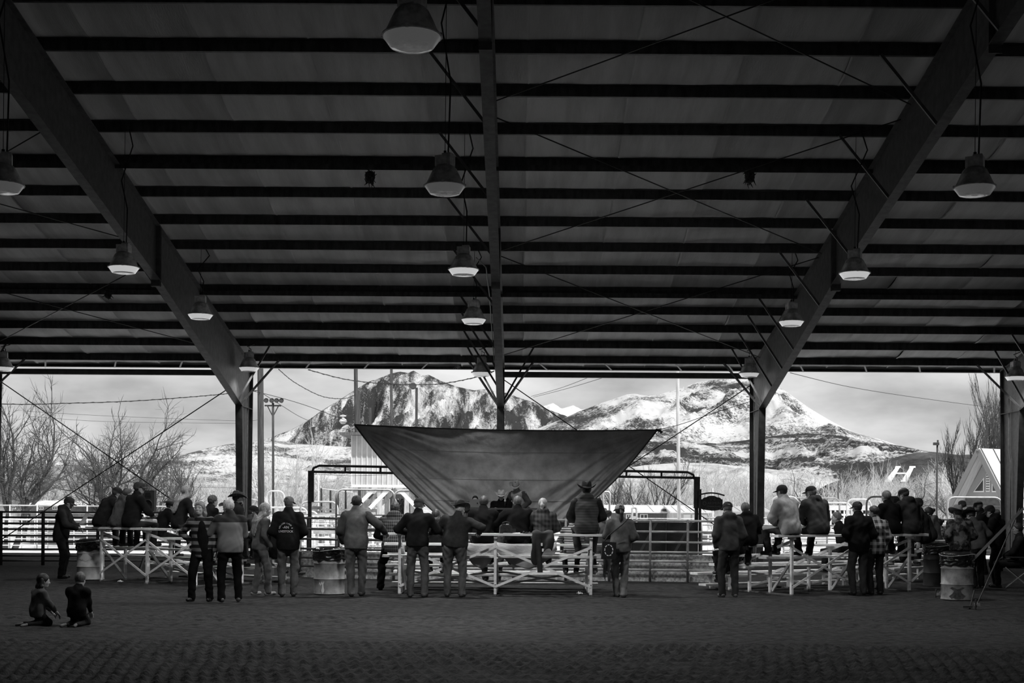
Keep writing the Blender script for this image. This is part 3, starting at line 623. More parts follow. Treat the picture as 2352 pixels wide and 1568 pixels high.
# gabled building on the right
gY = 60; gc = P(2270, 1195, gY); gc.z = terr(gY)-.1; grz = R(36)
root = empty('gabled_building', gc, grz, label='gabled block building with triangular windows at the right', cat='building')
hw, zr, ze, Lg = 1.2, P(2255, 1034, gY).z-gc.z, P(2225, 1140, gY).z-gc.z, 14    # local: ridge along +x, gable at x=0
MB().box((Lg/2, 0, ze/2), (Lg, 2*hw, ze)).build('wall', M_block, root)
for k in range(7): MB().box((-.012, 0, ze*(k+.97)/7), (.02, 2*hw, .02)).build('course_line', mat('mortar', .3, .9), root)
MB().prism([(0, -hw, ze), (0, hw, ze), (0, 0, zr-.15)], (.06, 0, 0)).build('gable', mat('gable_board', .34, .8), root)
ov = .42; dz = (zr-ze)/hw
for s in (-1, 1):
    a = [(-.75, 0, zr), (Lg, 0, zr), (Lg, s*(hw+ov), zr-dz*(hw+ov)), (-.75, s*(hw+ov), zr-dz*(hw+ov))]
    rf = MB().prism(a, (0, 0, .08)).build('roof', M_roofp, root)
    MB().bar((-.78, 0, zr-.02), (-.78, s*(hw+ov), zr-dz*(hw+ov)-.02), .06, .22).build('fascia', mat('fascia', .26, .7), root)
    for k in range(16): MB().bar((-.6+k*.9, 0, zr+.1), (-.6+k*.9, s*(hw+ov), zr-dz*(hw+ov)+.1), .04, .05).build('seam', M_dkwall, rf)
for s in (-1, 1):
    t = [(-.05, s*.2, ze+.2), (-.05, s*.76, ze+.2), (-.05, s*.2, ze+.2+.66)]
    w = MB().prism(t, (.03, 0, 0)).build('window', M_white2, root); c3 = sum((Vector(q) for q in t), Vector())/3
    MB().prism([c3+(Vector(q)-c3)*.74+Vector((-.015, 0, 0)) for q in t], (.02, 0, 0)).build('pane', M_glass, w)
lv = MB().box((-.03, 0, ze+.62), (.05, .2, .8)).build('louvre', M_white2, root)
for k in range(7): MB().box((-.06, 0, ze+.3+k*.11), (.02, .16, .05)).build('slat', M_dkwall, lv)
# viewing stand (tower with ribbed metal skirt)
tY = 55; x0, x1 = P(808, 1000, tY).x, P(1010, 1000, tY).x; zt, zb_, g = P(808, 1000, tY).z, P(808, 1113, tY).z, terr(tY)
root = empty('viewing_stand', ((x0+x1)/2, tY, g), label='raised viewing stand clad in white ribbed metal left of the tarp', cat='viewing stand')
nr = 17
for k in range(nr):
    w = (x1-x0)/nr; MB().box((x0+w*(k+.5), tY, (zt+zb_)/2), (w*.86, .04, zt-zb_)).build('cladding_panel', M_wallp, root, world=True)
    MB().box((x0+w*k, tY-.03, (zt+zb_)/2), (w*.16, .05, zt-zb_)).build('rib', M_white2, root, world=True)
MB().box(((x0+x1)/2, tY+1.7, (zt+zb_)/2), (x1-x0-.05, 3.3, zt-zb_)).build('room', M_wallp, root, world=True)
MB().box(((x0+x1)/2-.1, tY+1.5, zt+.06), (x1-x0+.7, 4.0, .1)).build('roof', M_dkwall, root, world=True)
MB().box(((x0+x1)/2, tY-.05, zb_-.05), (x1-x0, .1, .12)).build('sill_beam', M_white2, root, world=True)
M_wd = mat('pale_lumber', .5, .85, ns=4, na=.35, stretch=(5, 5, .5))
for xx in (x0+.15, x0+1.15, x0+2.25, x1-.2):
    for yy in (tY+.1, tY+3.1): MB().box((xx, yy, (zb_+g)/2), (.19, .19, zb_-g)).build('post', M_wd, root, world=True)
for xx, s in ((x0+.15, 1), (x0+.75, 1), (x0+2.7, -1)):
    for yy in (tY+.05, tY+3.0): MB().bar((xx, yy, zb_-.95), (xx+s*.85, yy, zb_-.08), .1, .16).build('brace', M_white2 if yy < tY+1 else M_wd, root, world=True)
MB().box((x0+1.7, tY+3.05, zb_-.45), (3.2, .08, .2)).build('girt', M_dkwall, root, world=True)
# evergreen shrub under the stand
c = Vector((x0+1.75, tY+5.5, terr(tY+5))); root = empty('shrub', c, label='dark bushy evergreen seen under the viewing stand', cat='shrub'); mb = MB()
for k in range(1500):
    a = random.uniform(0, 6.28); h = random.random(); r_ = (.2+1.3*(1-h**1.5))*math.sqrt(random.random()); q = Vector((r_*cos(a), r_*sin(a), .1+2.4*h))
    mb.add([q, q+Vector((random.uniform(-.2, .2), random.uniform(-.2, .2), .16)), q+Vector((random.uniform(-.1, .1), .05, -.1))], [(0, 1, 2)])
mb.build('foliage', mat('evergreen', .05, .8, ns=4, na=.5), root, kind='stuff'); MB().tube([(0, 0, 0), (0, 0, 1.2)], .07, 6).build('stem', M_bark, root)
# parked vehicles
def car(x, ytop, Y, label, m, L_=4.6, rz=0, Hh=1.55):
    p = P(x, ytop, Y); g = terr(Y); root = empty('car', (p.x, Y, g), rz, label=label, cat='car', group='parked cars'); w = .88; k = Hh/1.55
    low = [(-L_/2, .35), (-L_/2, .8), (-L_/2+.3, .92), (-.9, .98), (.95, .98), (L_/2-.15, .86), (L_/2, .6), (L_/2, .35)]
    MB().prism([(a, -w, b*k) for a, b in low], (0, 2*w, 0)).build('body', m, root)
    cab = [(-1.5, .96), (-1.1, 1.5), (.35, 1.55), (1.15, .97)]
    cb = MB().prism([(a, -w*.86, b*k) for a, b in cab], (0, 2*w*.86, 0)).build('cabin', m, root)
    for s in (-1, 1): MB().prism([(a, s*(w*.86+.005), b*k) for a, b in ((-1.3, 1.02), (-1.0, 1.44), (.3, 1.48), (.95, 1.02))], (0, s*.012, 0)).build('side_window', M_glass, cb)
    MB().prism([(.42, -w*.78, 1.5*k), (.42, w*.78, 1.5*k), (1.12, w*.8, 1.02*k), (1.12, -w*.8, 1.02*k)], (.03, 0, .03)).build('windshield', M_glass, cb)
    for a in (-1.4, 1.4):
        for s in (-1, 1): MB().lathe([(.001, -.1), (.2, -.1), (.33, -.08), (.33, .08), (.2, .1), (.001, .1)], 16, (a, s*.8, .33), M=Matrix.Rotation(pi/2, 3, 'X')).build('wheel', M_iron, root)
    return root
car(1648, 1180, 74, 'white car parked left of the hatted rancher', mat('white_car', .8, .3), rz=R(205)); car(1700, 1179, 77, 'white car parked just left of the right column', mat('white_car', .8, .3), rz=R(200)); car(1745, 1183, 82, 'silver car half hidden by the right column', mat('silver_car', .5, .3), rz=R(195))
car(2185, 1180, 62, 'pale car glimpsed left of the gabled building', mat('silver_car', .5, .3), rz=R(160))
# livestock trailer
tY2 = 66; a, b = P(1898, 1160, tY2), P(2032, 1160, tY2); g = terr(tY2)
root = empty('livestock_trailer', ((a.x+b.x)/2, tY2, g), label='pale livestock trailer with rows of vent slots behind the right bleacher', cat='trailer')
zt = a.z; n = 13; M_al = mat('trailer_aluminium', .72, .4, ns=3, na=.1)
MB().box(((a.x+b.x)/2, tY2+1, zt-.12), (b.x-a.x, 2.1, .24)).build('roof_rail', M_al, root, world=True)
for z in (zt-.46, zt-.72, zt-1.1): MB().box(((a.x+b.x)/2, tY2, z), (b.x-a.x, .05, .1)).build('side_slat', M_al, root, world=True)
for k in range(n+1): MB().box((a.x+(b.x-a.x)*k/n, tY2, zt-.7), (.07, .06, 1.1)).build('upright', M_al, root, world=True)
MB().box(((a.x+b.x)/2, tY2+1.0, zt-1.6), (b.x-a.x, 2.05, 1.0)).build('body', M_al, root, world=True)
MB().box(((a.x+b.x)/2, tY2+1.9, zt-.7), (b.x-a.x, .06, 1.0)).build('far_side', M_iron, root, world=True)
for s in (-.5, .5): MB().lathe([(.001, -.1), (.36, -.1), (.36, .1), (.001, .1)], 16, ((a.x+b.x)/2+s, tY2, g+.36), M=Matrix.Rotation(pi/2, 3, 'X')).build('wheel', M_iron, root, world=True)
# ------------------------------------------------------------ pipe panels and pens
M_rail = mat('dark_pipe_rail', .05, .5, ns=5, na=.4); M_railp = mat('white_pipe_rail', .72, .5, ns=4, na=.2); M_railg = mat('galvanised_rail', .32, .45, ns=4, na=.3)
def panel(p, q, zs, m, label, r=.024, posts=2, rr_=.03, rnd=False, top=None, bot=0, group='pipe panels'):
    """pipe panel from ground point p to q with rail heights zs; rnd bends the top rail into the posts"""
    p, q = Vector(p), Vector(q); root = empty('pipe_panel', (p+q)/2, label=label, cat='fence panel', group=group)
    up = Vector((0, 0, 1)); top = top or zs[-1]
    for z in zs[:-1] if rnd else zs: MB().tube([p+up*z, q+up*z], r, 7).build('rail', m, root, world=True, smooth=True)
    if rnd:
        d = (q-p).normalized(); c = min(.22, (q-p).length*.32)
        pts = [p+up*bot, p+up*(top-c)]+[p+d*c*(1-cos(t))+up*(top-c+c*sin(t)) for t in (.4, .8, 1.2)]+[p+d*c+up*top, q-d*c+up*top]+[q-d*c*(1-cos(t))+up*(top-c+c*sin(t)) for t in (1.2, .8, .4)]+[q+up*(top-c), q+up*bot]
        MB().tube(pts, rr_, 7).build('bent_frame', m, root, world=True, smooth=True)
    for k in range(posts):
        if rnd and k in (0, posts-1): continue
        t = k/(posts-1); b = p.lerp(q, t); MB().tube([b+up*bot, b+up*(top if rnd else zs[-1]+.03)], rr_, 7).build('post', m, root, world=True, smooth=True)
    return root
def gp(x, Y): v = P(x, 1200, Y); v.z = terr(Y) if Y > 44 else 0; return v
RZ = [.12, .27, .42, .6, .78, .92, 1.08, 1.24, 1.38]
for i, (a, b, Ya, Yb) in enumerate(((-110, 2, 35.5, 35.5), (2, 99, 35.5, 35.6), (99, 225, 35.6, 35.8), (225, 350, 35.8, 36), (350, 470, 36, 36.2), (470, 560, 36.2, 36.6))):
    panel(gp(a, Ya), gp(b, Yb), [.12, .25, .42, .62, .78, .95, 1.1, 1.26, 1.4], M_rail, f'{ordw(i)} dark nine-rail pipe panel from the left edge', .026, 2, .045)
for i, (a, b, Y) in enumerate(((-40, 85, 47), (85, 200, 47.3), (200, 330, 47.5), (330, 450, 47), (450, 590, 46))):
    panel(gp(a, Y), gp(b, Y), [.3, .55, .8, 1.05, 1.3, 1.55], M_railp, f'{ordw(i)} white pen panel from the left behind the dark fence', .022, 3, .025)
for i, (a, b, Y) in enumerate(((-40, 110, 62), (110, 260, 62), (260, 400, 62), (400, 540, 62))):
    panel(gp(a, Y), gp(b, Y), [.3, .6, .9, 1.2, 1.5], M_railp, f'{ordw(i)} white panel from the left in the rear pen line', .025, 6, .02)
for i, (a, b, Y, top, m) in enumerate(sorted(((612, 652, 50, 2.2, M_railp), (690, 775, 45, 1.72, M_railp), (772, 905, 43.5, 2.12, M_railp), (905, 1010, 43.5, 2.1, M_railp), (650, 730, 52, 1.5, M_railp), (600, 705, 48, 1.55, M_railp),
                                        (1385, 1400, 44, 2.1, M_railp), (1452, 1462, 46, 1.6, M_railp), (1772, 1832, 46, 2.0, M_railp), (1815, 1928, 52, 2.15, M_railg), (1835, 1955, 50, 1.9, M_railp), (1945, 2000, 49, 2.0, M_railp), (1990, 2105, 43, 2.0, M_railp), (2176, 2300, 44, 2.0, M_railp), (2300, 2400, 44, 2.0, M_railp)), key=lambda q: q[0]+q[1])):
    z = [top*k/5 for k in range(1, 6)]; z = [.25, .5, .78, 1.05, 1.3, top] if top > 1.6 else z
    panel(gp(a, Y), gp(b, Y), z, m, f'{ordw(i)} round cornered pen gate from the left', .022, 2, .034, rnd=True, top=top, group='round cornered pen gates')
for i, (a, b, Ya, Yb) in enumerate(((1612, 1700, 44, 45), (1700, 1800, 45, 45), (1800, 1900, 45, 44.5), (1900, 2010, 44.5, 44.5), (2010, 2120, 44.5, 44), (2120, 2240, 43, 43), (2240, 2360, 42.5, 42.5))):
    panel(gp(a, Ya), gp(b, Yb), [.2, .4, .6, .82, 1.05, 1.28], M_railp, f'{ordw(i)} pale pen panel behind the right bleacher, counted from the sign', .024, 4, .026)
for i, (a, b, Y) in enumerate(sorted(((640, 745, 56), (745, 850, 56), (850, 950, 57), (640, 760, 50.5), (760, 880, 50.5), (1450, 1560, 70), (1560, 1660, 70)), key=lambda q: q[0]+q[1]+q[2]*.01)):
    panel(gp(a, Y), gp(b, Y), [.25, .5, .75, 1.0, 1.3], M_railp, f'{ordw(i)} white pen panel near the viewing stand, counted from the left', .024, 4, .03)
# chute boards, white rail fences, bar with uprights
for i, (x0, x1, yt, yb_, Y, v) in enumerate(sorted(((690, 740, 1162, 1170, 58, .25), (738, 810, 1168, 1172, 57, .6), (810, 870, 1168, 1176, 56, .35), (690, 735, 1172, 1185, 57, .3), (735, 790, 1176, 1186, 56.5, .5), (1440, 1600, 1189, 1191.5, 68, .85), (860, 930, 1240, 1246, 46, .4), (720, 800, 1212, 1226, 48, .45)), key=lambda q: q[0]+q[1])):
    p, q = P(x0, yt, Y), P(x1, yb_, Y); g = terr(Y)
    root = empty('chute_fence', ((p.x+q.x)/2, Y, g), label=f'{ordw(i)} single board chute fence among the pens, counted from the left stand', cat='board fence', group='board fences of the chutes')
    MB().box(((p.x+q.x)/2, Y, (p.z+q.z)/2), (q.x-p.x, .05, abs(p.z-q.z))).build('board', mat(f'chute_board_{i}', v, .8, ns=5, na=.3), root, world=True)
    for xx in (p.x+.1, q.x-.1): MB().box((xx, Y+.06, (p.z+g)/2), (.08, .08, p.z-g)).build('post', M_wd, root, world=True)
root = empty('sorting_rail', P(780, 1165, 60), label='white top rail on dark uprights left of the viewing stand', cat='rail')
MB().tube([P(740, 1122, 60), P(812, 1131, 60)], .03, 6).build('rail', M_railp, root, world=True)
for x in (738, 759, 776, 794): MB().tube([P(x, 1121 if x < 740 else 1126, 60), P(x, 1284, 60)], .045, 6).build('upright', M_iron, root, world=True)
# ------------------------------------------------------------ the sale ring
RY = 29.8
M_osb = mat('strand_board', .34, .85, ns=16, na=.5, bump=.3, bs=30)
ring = [(690, 30.6), (778, 30.1), (905, 29.9), (1040, 29.8), (1180, 29.8), (1300, 29.8), (1400, 29.8), (1494, 29.7), (1580, 29.6), (1665, 29.3)]
for i, ((a, Ya), (b, Yb)) in enumerate(zip(ring[:-1], ring[1:])):
    mm = M_rail if a < 800 else M_railg
    panel(gp(a, Ya), gp(b, Yb), [.27, .46, .66, .88, 1.11, 1.35], mm, f'{ordw(i)} ring fence panel from the left', .026, 2, .03, group='ring fence panels')
    p, q = gp(a, Ya+.12), gp(b, Yb+.12)
    tag(MB().bar(p+Vector((0, 0, .31)), q+Vector((0, 0, .31)), .02, .60).build('strand_board', M_osb), f'{ordw(i)} strand board sheet from the left along the ring foot', 'board', 'strand board sheets of the ring')
panel(gp(628, 31.5), gp(690, 30.6), [.27, .46, .66, .88, 1.11, 1.35], M_railp, 'short pale panel joining the ring by the black jacket man', .024, 2, .03)
# dark screens lining the far side of the ring
M_scr = mat('dark_screen', .03, .8, ns=2, na=.5, spec=.2)
for i, (a, b) in enumerate(((1288, 1372), (1372, 1450), (1450, 1530), (1530, 1602))):
    p, q = P(a, 1199, 37.2), P(b, 1282, 37.2)
    o = tag(MB().box(((p.x+q.x)/2, 37.2, (p.z+q.z)/2), (q.x-p.x-.02, .03, p.z-q.z)).build('dark_screen', M_scr), f'{ordw(i)} dark screen from the tarp along the far ring side', 'screen', 'dark screens of the ring')
    MB().tube([(p.x, 37.17, p.z+.02), (p.x, 37.17, 0)], .02, 6).build('screen_post', M_rail, o)
    MB().bar((p.x+.15, 37.18, q.z), (p.x+.7, 37.18, p.z), .02, .07).build('diagonal_brace', mat('screen_brace', .07, .7), o)
# gateway frame over the ring
Yg = 38.72; root = empty('ring_gateway', (P(1156, 1200, Yg).x, Yg, 0), label='tall dark pipe gateway with double top beam spanning behind the tarp', cat='gateway')
xl, xr = P(712, 1100, Yg), P(1600, 1100, Yg); zl, zr_ = P(720, 1069, Yg).z, P(1590, 1084, Yg).z; zl2, zr2 = P(720, 1083, Yg).z, P(1590, 1097, Yg).z
for x, zt in ((xl.x, zl2+.03), (xr.x, zr2+.03)):
    MB().box((x, Yg, zt/2), (.1, .1, zt)).build('post', M_rail, root, world=True)
    MB().box((x+(.07 if x < 0 else -.07)*0+(.04 if x < 0 else .0), Yg-.06, zt-.45), (.17, .08, .9)).build('post_sleeve', M_rail, root, world=True)
c = .2
MB().tube([(xl.x+.06, Yg, zl2), (xl.x+.06, Yg, zl-c), (xl.x+.1, Yg, zl-.07), (xl.x+.06+c, Yg, zl), (xr.x-.06-c, Yg, zr_), (xr.x-.1, Yg, zr_-.07), (xr.x-.06, Yg, zr_-c), (xr.x-.06, Yg, zr2)], .035, 8).build('top_beam', M_rail, root, world=True, smooth=True)
MB().tube([(xl.x, Yg, zl2), (xr.x, Yg, zr2)], .035, 8).build('lower_beam', M_rail, root, world=True, smooth=True)
for k in range(1, 11):
    t = k/11; MB().tube([(xl.x+(xr.x-xl.x)*t, Yg, zl2+(zr2-zl2)*t), (xl.x+(xr.x-xl.x)*t, Yg, zl+(zr_-zl)*t)], .03, 6).build('strut', M_rail, root, world=True)
for x, lb in ((1608, 'slim dark gate post carrying the hanging sign'), (708, 'slim dark gate post at the left foot of the gateway')):
    p = P(x, 1123 if x > 1000 else 1186, 38.5); tag(MB().box((p.x, 38.5, p.z/2), (.07, .07, p.z)).build('gate_post', M_rail), lb, 'post')
# hanging ranch sign
sY = 38.4; root = empty('ranch_sign', P(1638, 1175, sY), label='dark hanging ranch sign with a cow outline and carved lettering', cat='sign'); q = sY/F
pts = [P(1606+k*2.9, 1137-6.5*math.sin(pi*min(1, (k/20)*1.0)*.86+.16)*1.0+k*.12, sY) for k in range(21)]
MB().tube(pts, .022, 7).build('bracket_arm', M_iron, root, world=True, smooth=True)
out = [(1611, 1168), (1611, 1146), (1614, 1146), (1615.5, 1143.5), (1619, 1142), (1621, 1142), (1625, 1140), (1630, 1138.3), (1638, 1138), (1643, 1139.3), (1648, 1141.8), (1652, 1142), (1655, 1143.8), (1657, 1146), (1660, 1146.5), (1660, 1168), (1656, 1170), (1648, 1171.5), (1637, 1172.5), (1626, 1171.5), (1615, 1170)]
MB().prism([P(x, y, sY) for x, y in out], (0, .05, 0)).build('board', mat('sign_board', .035, .6, ns=8, na=.2), root, world=True)
for x in (1619.5, 1650): MB().tube([P(x, 1142, sY), P(x, 1133, sY)], .008, 5).build('chain', M_iron, root, world=True)
M_carv = mat('carved_letter', .12, .7)
def T(x, y, Y, sx=1): 
    p = P(x, y, Y)-ROOTM[root].translation; return Matrix.Translation(p) @ Matrix.Rotation(pi/2, 4, 'X') @ Matrix.Scale(sx, 4, (1, 0, 0))
text_mesh('lettering', 'O', 13.5*q, M_carv, root, T(1618.2, 1160.2, sY-.012, .85)); text_mesh('lettering', 'ARSMUNT', 8.8*q, M_carv, root, T(1642.5, 1158.2, sY-.014, .86))
text_mesh('lettering', 'CHAROLAIS', 5.6*q, mat('carved_letter2', .17, .7), root, T(1639.5, 1164.6, sY-.012, 1.05))
cow = [(1630, 1141.5), (1635, 1143), (1640.5, 1142), (1642, 1143), (1641.5, 1149), (1640, 1149), (1640, 1146), (1634, 1146), (1633.5, 1149), (1632, 1149), (1631.5, 1145), (1629.5, 1143.5)]
mb = MB()
for (a, b) in zip(cow, cow[1:]+cow[:1]): mb.bar(P(a[0], a[1], sY-.012), P(b[0], b[1], sY-.012), .012, .012)
mb.build('cow_outline', M_carv, root, world=True)
mb = MB(); prev = None
for k in range(13):
    x = 1620+k*2.9; p = P(x, 1167.4+1.6*sin(pi*k/12), sY-.012)
    if k % 3 != 2 and prev: mb.bar(prev, p, .012, .02)
    prev = p
mb.build('scroll_line', M_carv, root, world=True)
tag(MB().tube([P(1637, 1120, 60), P(1638, 1285, 60)], .03, 6).build('thin_post', M_railp), 'thin white post seen just behind the hanging sign', 'post')
# ------------------------------------------------------------ tarp behind the auction block
tY = 38.3; A, B = P(814, 975, tY), P(1510, 987, tY); C_, D_ = P(1040, 1212, tY-.25), P(1288, 1212, tY-.25)
def tarp(u, v):
    top = A.lerp(B, u); top.z -= .05*sin(pi*u)*1.6
    bot = C_.lerp(D_, u); e_ = v**.96
    p = top.lerp(bot, e_)
    k = sin(pi*v)
    p.x += (-.2*(1-u)**2+.2*u*u)*k          # edges belly outwards
    # folds fanning out of the two top corners
    dxl, dyl = u*8.7, v*2.9+.02; al = math.atan2(dyl, dxl); rl = math.hypot(dxl, dyl)
    dxr = (1-u)*8.7; ar = math.atan2(dyl, dxr); rr2 = math.hypot(dxr, dyl)
    f = .07*sin(al*19+.8*sin(rl*1.3))*math.exp(-rl*.23)*min(1, rl)+.07*sin(ar*17+1+.7*sin(rr2*1.2))*math.exp(-rr2*.23)*min(1, rr2)
    f += .05*sin(al*43+2*sin(rl*2))*math.exp(-rl*.35)*min(1, rl*.7)+.045*sin(ar*39+2*sin(rr2*2))*math.exp(-rr2*.35)*min(1, rr2*.7)
    f += .05*sin(12*(u*.6+v*1.1)+2*sin(5*u))*v*(1-abs(2*u-1)*.3)+.02*noise.noise(Vector((u*22, v*9, 0)))+.012*noise.noise(Vector((u*60, v*26, 3)))
    p.y += f-.45*sin(pi*v)*sin(pi*u)
    return p
root = empty('tarp', ((A.x+B.x)/2, tY, 0), label='large grey tarp stretched into a funnel shape behind the auction block', cat='tarp')
MB().grid(tarp, 200, 90).build('sheet', mat('tarp_cloth', .55, .75, ns=2.2, na=.22, bump=.35, bs=16, spec=.18), root, world=True, smooth=True)
for s, pts in ((0, [tarp(u/40, 0)+Vector((0, -.01, 0)) for u in range(41)]), (1, [tarp(0, v/40)+Vector((0, -.01, 0)) for v in range(41)]), (2, [tarp(1, v/40)+Vector((0, -.01, 0)) for v in range(41)])):
    MB().tube(pts, .022, 6).build('hem', mat('tarp_hem', .10, .6), root, world=True, smooth=True)
for v in (.22, .5, .72):
    MB().tube([tarp(.02+.96*u/60, v)+Vector((0, -.012, 0)) for u in range(61)], .006, 4).build('seam', mat('tarp_seam', .36, .6), root, world=True)
MB().tube([B+Vector((-.05, 0, 0)), B+Vector((.07, -.02, -.02)), B+Vector((.12, 0, -.08))], .045, 6).build('corner_knot', M_iron, root, world=True)
# auction block
bY = 36.4; zT = P(1140, 1168, bY).z; xa, xb = P(1046, 1168, bY).x, P(1236, 1168, bY).x
M_plank = mat('rough_plank', .10, .85, ns=4, na=.5, stretch=(7, 7, .5))
root = empty('auction_block', ((xa+xb)/2, bY, 0), label='raised plank fronted auction block in front of the tarp', cat='auction block')
n = 15
for k in range(n):
    w = (xb-xa)/n; MB().box((xa+w*(k+.5), bY+random.uniform(-.008, .008), zT/2-.02), (w-.012, .03, zT-.04)).build('plank', M_plank, root, world=True)
MB().box(((xa+xb)/2, bY+.12, zT), (xb-xa+.1, .5, .045)).build('counter_top', mat('counter_top', .06, .6), root, world=True)
MB().box(((xa+xb)/2, bY+1.0, .55), (xb-xa, 1.5, .06)).build('platform', M_plank, root, world=True)
for x in (xa+.05, xb-.05):
    for y in (bY+.3, bY+1.7): MB().box((x, y, .27), (.1, .1, .55)).build('leg', M_plank, root, world=True)
MB().bar((xa, bY-.04, zT-.32), (xb, bY-.04, zT-.32), .03, .09).build('ledger', M_plank, root, world=True)
p = P(1237, 1176, bY-.05); MB().box(p, (.1, .1, .16)).build('control_box', M_iron, root, world=True)
# ------------------------------------------------------------ bleachers
M_alu = mat('bleacher_aluminium', .82, .42, metal=0, ns=5, na=.14, stretch=(.6, 3, 3), spec=.5)
M_alud = mat('worn_aluminium', .6, .5, ns=6, na=.25, spec=.4)
M_bolt = mat('bolt', .05, .5)
BL = {}
def bleacher(key, O, phi, legs, t0, t1, run, rise, rows, label, ztop=1.135, dz=0):
    """O first rear leg; phi turns the planks (positive: right end nearer the camera); rows step away and down"""
    a = Vector((cos(phi), -sin(phi), 0)); d = Vector((sin(phi), cos(phi), 0)); O = Vector(O); up = Vector((0, 0, 1))
    root = empty('bleacher', O+a*(legs[-1]/2), label=label, cat='bleacher', group='aluminium bleachers')
    def pt(t, k, z): return O+a*t+d*(k*run)+up*z
    seats = [(k, ztop-rise*k) for k in range(rows)]
    for k, z in seats:
        MB().bar(pt(t0, k, z), pt(t1, k, z), .24, .042).build('seat_plank', M_alu, root, world=True)
        for e_ in (t0, t1): 
            MB().bar(pt(e_-.012, k, z), pt(e_+.012, k, z), .246, .05).build('plank_cap', M_alu, root, world=True)
        if k < rows-1:
            zf = max(.1, z-.42); MB().bar(pt(t0-.02, k+.52, zf), pt(t1+.02, k+.52, zf), .24, .04).build('foot_plank', M_alud, root, world=True)
    for t in legs:
        for k, z in seats:
            MB().bar(pt(t, k, .0), pt(t, k, z-.02), .05, .05, up=d).build('leg', M_alu, root, world=True)
            br = MB().bar(pt(t, k-.14, z-.045), pt(t, k+.14, z-.045), .06, .05).build('seat_bracket', M_alud, root, world=True)
        MB().bar(pt(t, -.1, .015), pt(t, rows-.9, .015), .05, .03).build('ground_runner', mat('dirty_runner', .10, .7, ns=6, na=.4), root, world=True)
        MB().bar(pt(t, 0, ztop-.1), pt(t, rows-1, seats[-1][1]-.06), .04, .05).build('stringer', M_alud, root, world=True)
        MB().bar(pt(t+.03, .02, ztop*.62), pt(t+.03, .95, .06), .035, .05).build('diagonal_strut', M_alud, root, world=True)
        for z in (ztop*.8, ztop*.18): MB().lathe([(.012, -.03), (.012, .006), (.001, .008)], 6, pt(t, -.04, z), M=Matrix.Rotation(pi/2, 3, 'X')).build('bolt', M_bolt, root, world=True)
    for ta, tb in zip(legs[:-1], legs[1:]):
        for z0, z1 in ((ztop*.80, ztop*.15), (ztop*.15, ztop*.80)):
            MB().bar(pt(ta, -.05 if z0 > z1 else -.075, z0), pt(tb, -.05 if z0 > z1 else -.075, z1), .012, .045).build('cross_brace', M_alu, root, world=True)
        MB().bar(pt(ta, 2, .12), pt(tb, 2, ztop*.35), .012, .04).build('cross_brace', M_alud, root, world=True)
        MB().bar(pt(ta, 2.03, ztop*.35), pt(tb, 2.03, .12), .012, .04).build('cross_brace', M_alud, root, world=True)
    BL[key] = dict(O=O, a=a, d=d, run=run, seats=seats, yaw=-phi)
    return root
bleacher('C', (P(918, 1365, 25.1).x, 25.05, 0), 0.004, [0, 1.775, 3.55], -.33, 3.78, .62, .205, 5, 'centre aluminium bleacher with a coat draped over its top plank')
bleacher('L', (P(233, 1335, 28.75).x, 28.75, 0), R(35), [0, 1.47, 2.94], -.38, 3.25, .625, .205, 5, 'left aluminium bleacher beside the white drum')
bleacher('R', (P(1818, 1368, 25.5).x, 25.5, 0), R(-29.5), [0, 1.525, 3.05], -.42, 3.45, .62, .205, 5, 'right aluminium bleacher under the pale jacket spectator')
bleacher('Q', (P(2150, 1330, 29.2).x, 29.2, 0), R(-45), [0, 1.5], -.3, 1.9, .62, .205, 4, 'short aluminium bleacher at the right behind the camouflage jacket', ztop=.95)
def seat(key, px, k):
    """place on row k of a bleacher whose picture column is px -> (x, y, z) of the seat top"""
    b = BL[key]; m = (px-CX)/F; o_ = b['O']+b['d']*(k*b['run']); a = b['a']
    t = (m*o_.y-o_.x)/(a.x-m*a.y); q = o_+a*t; q.z = b['seats'][k][1]+.022; return q
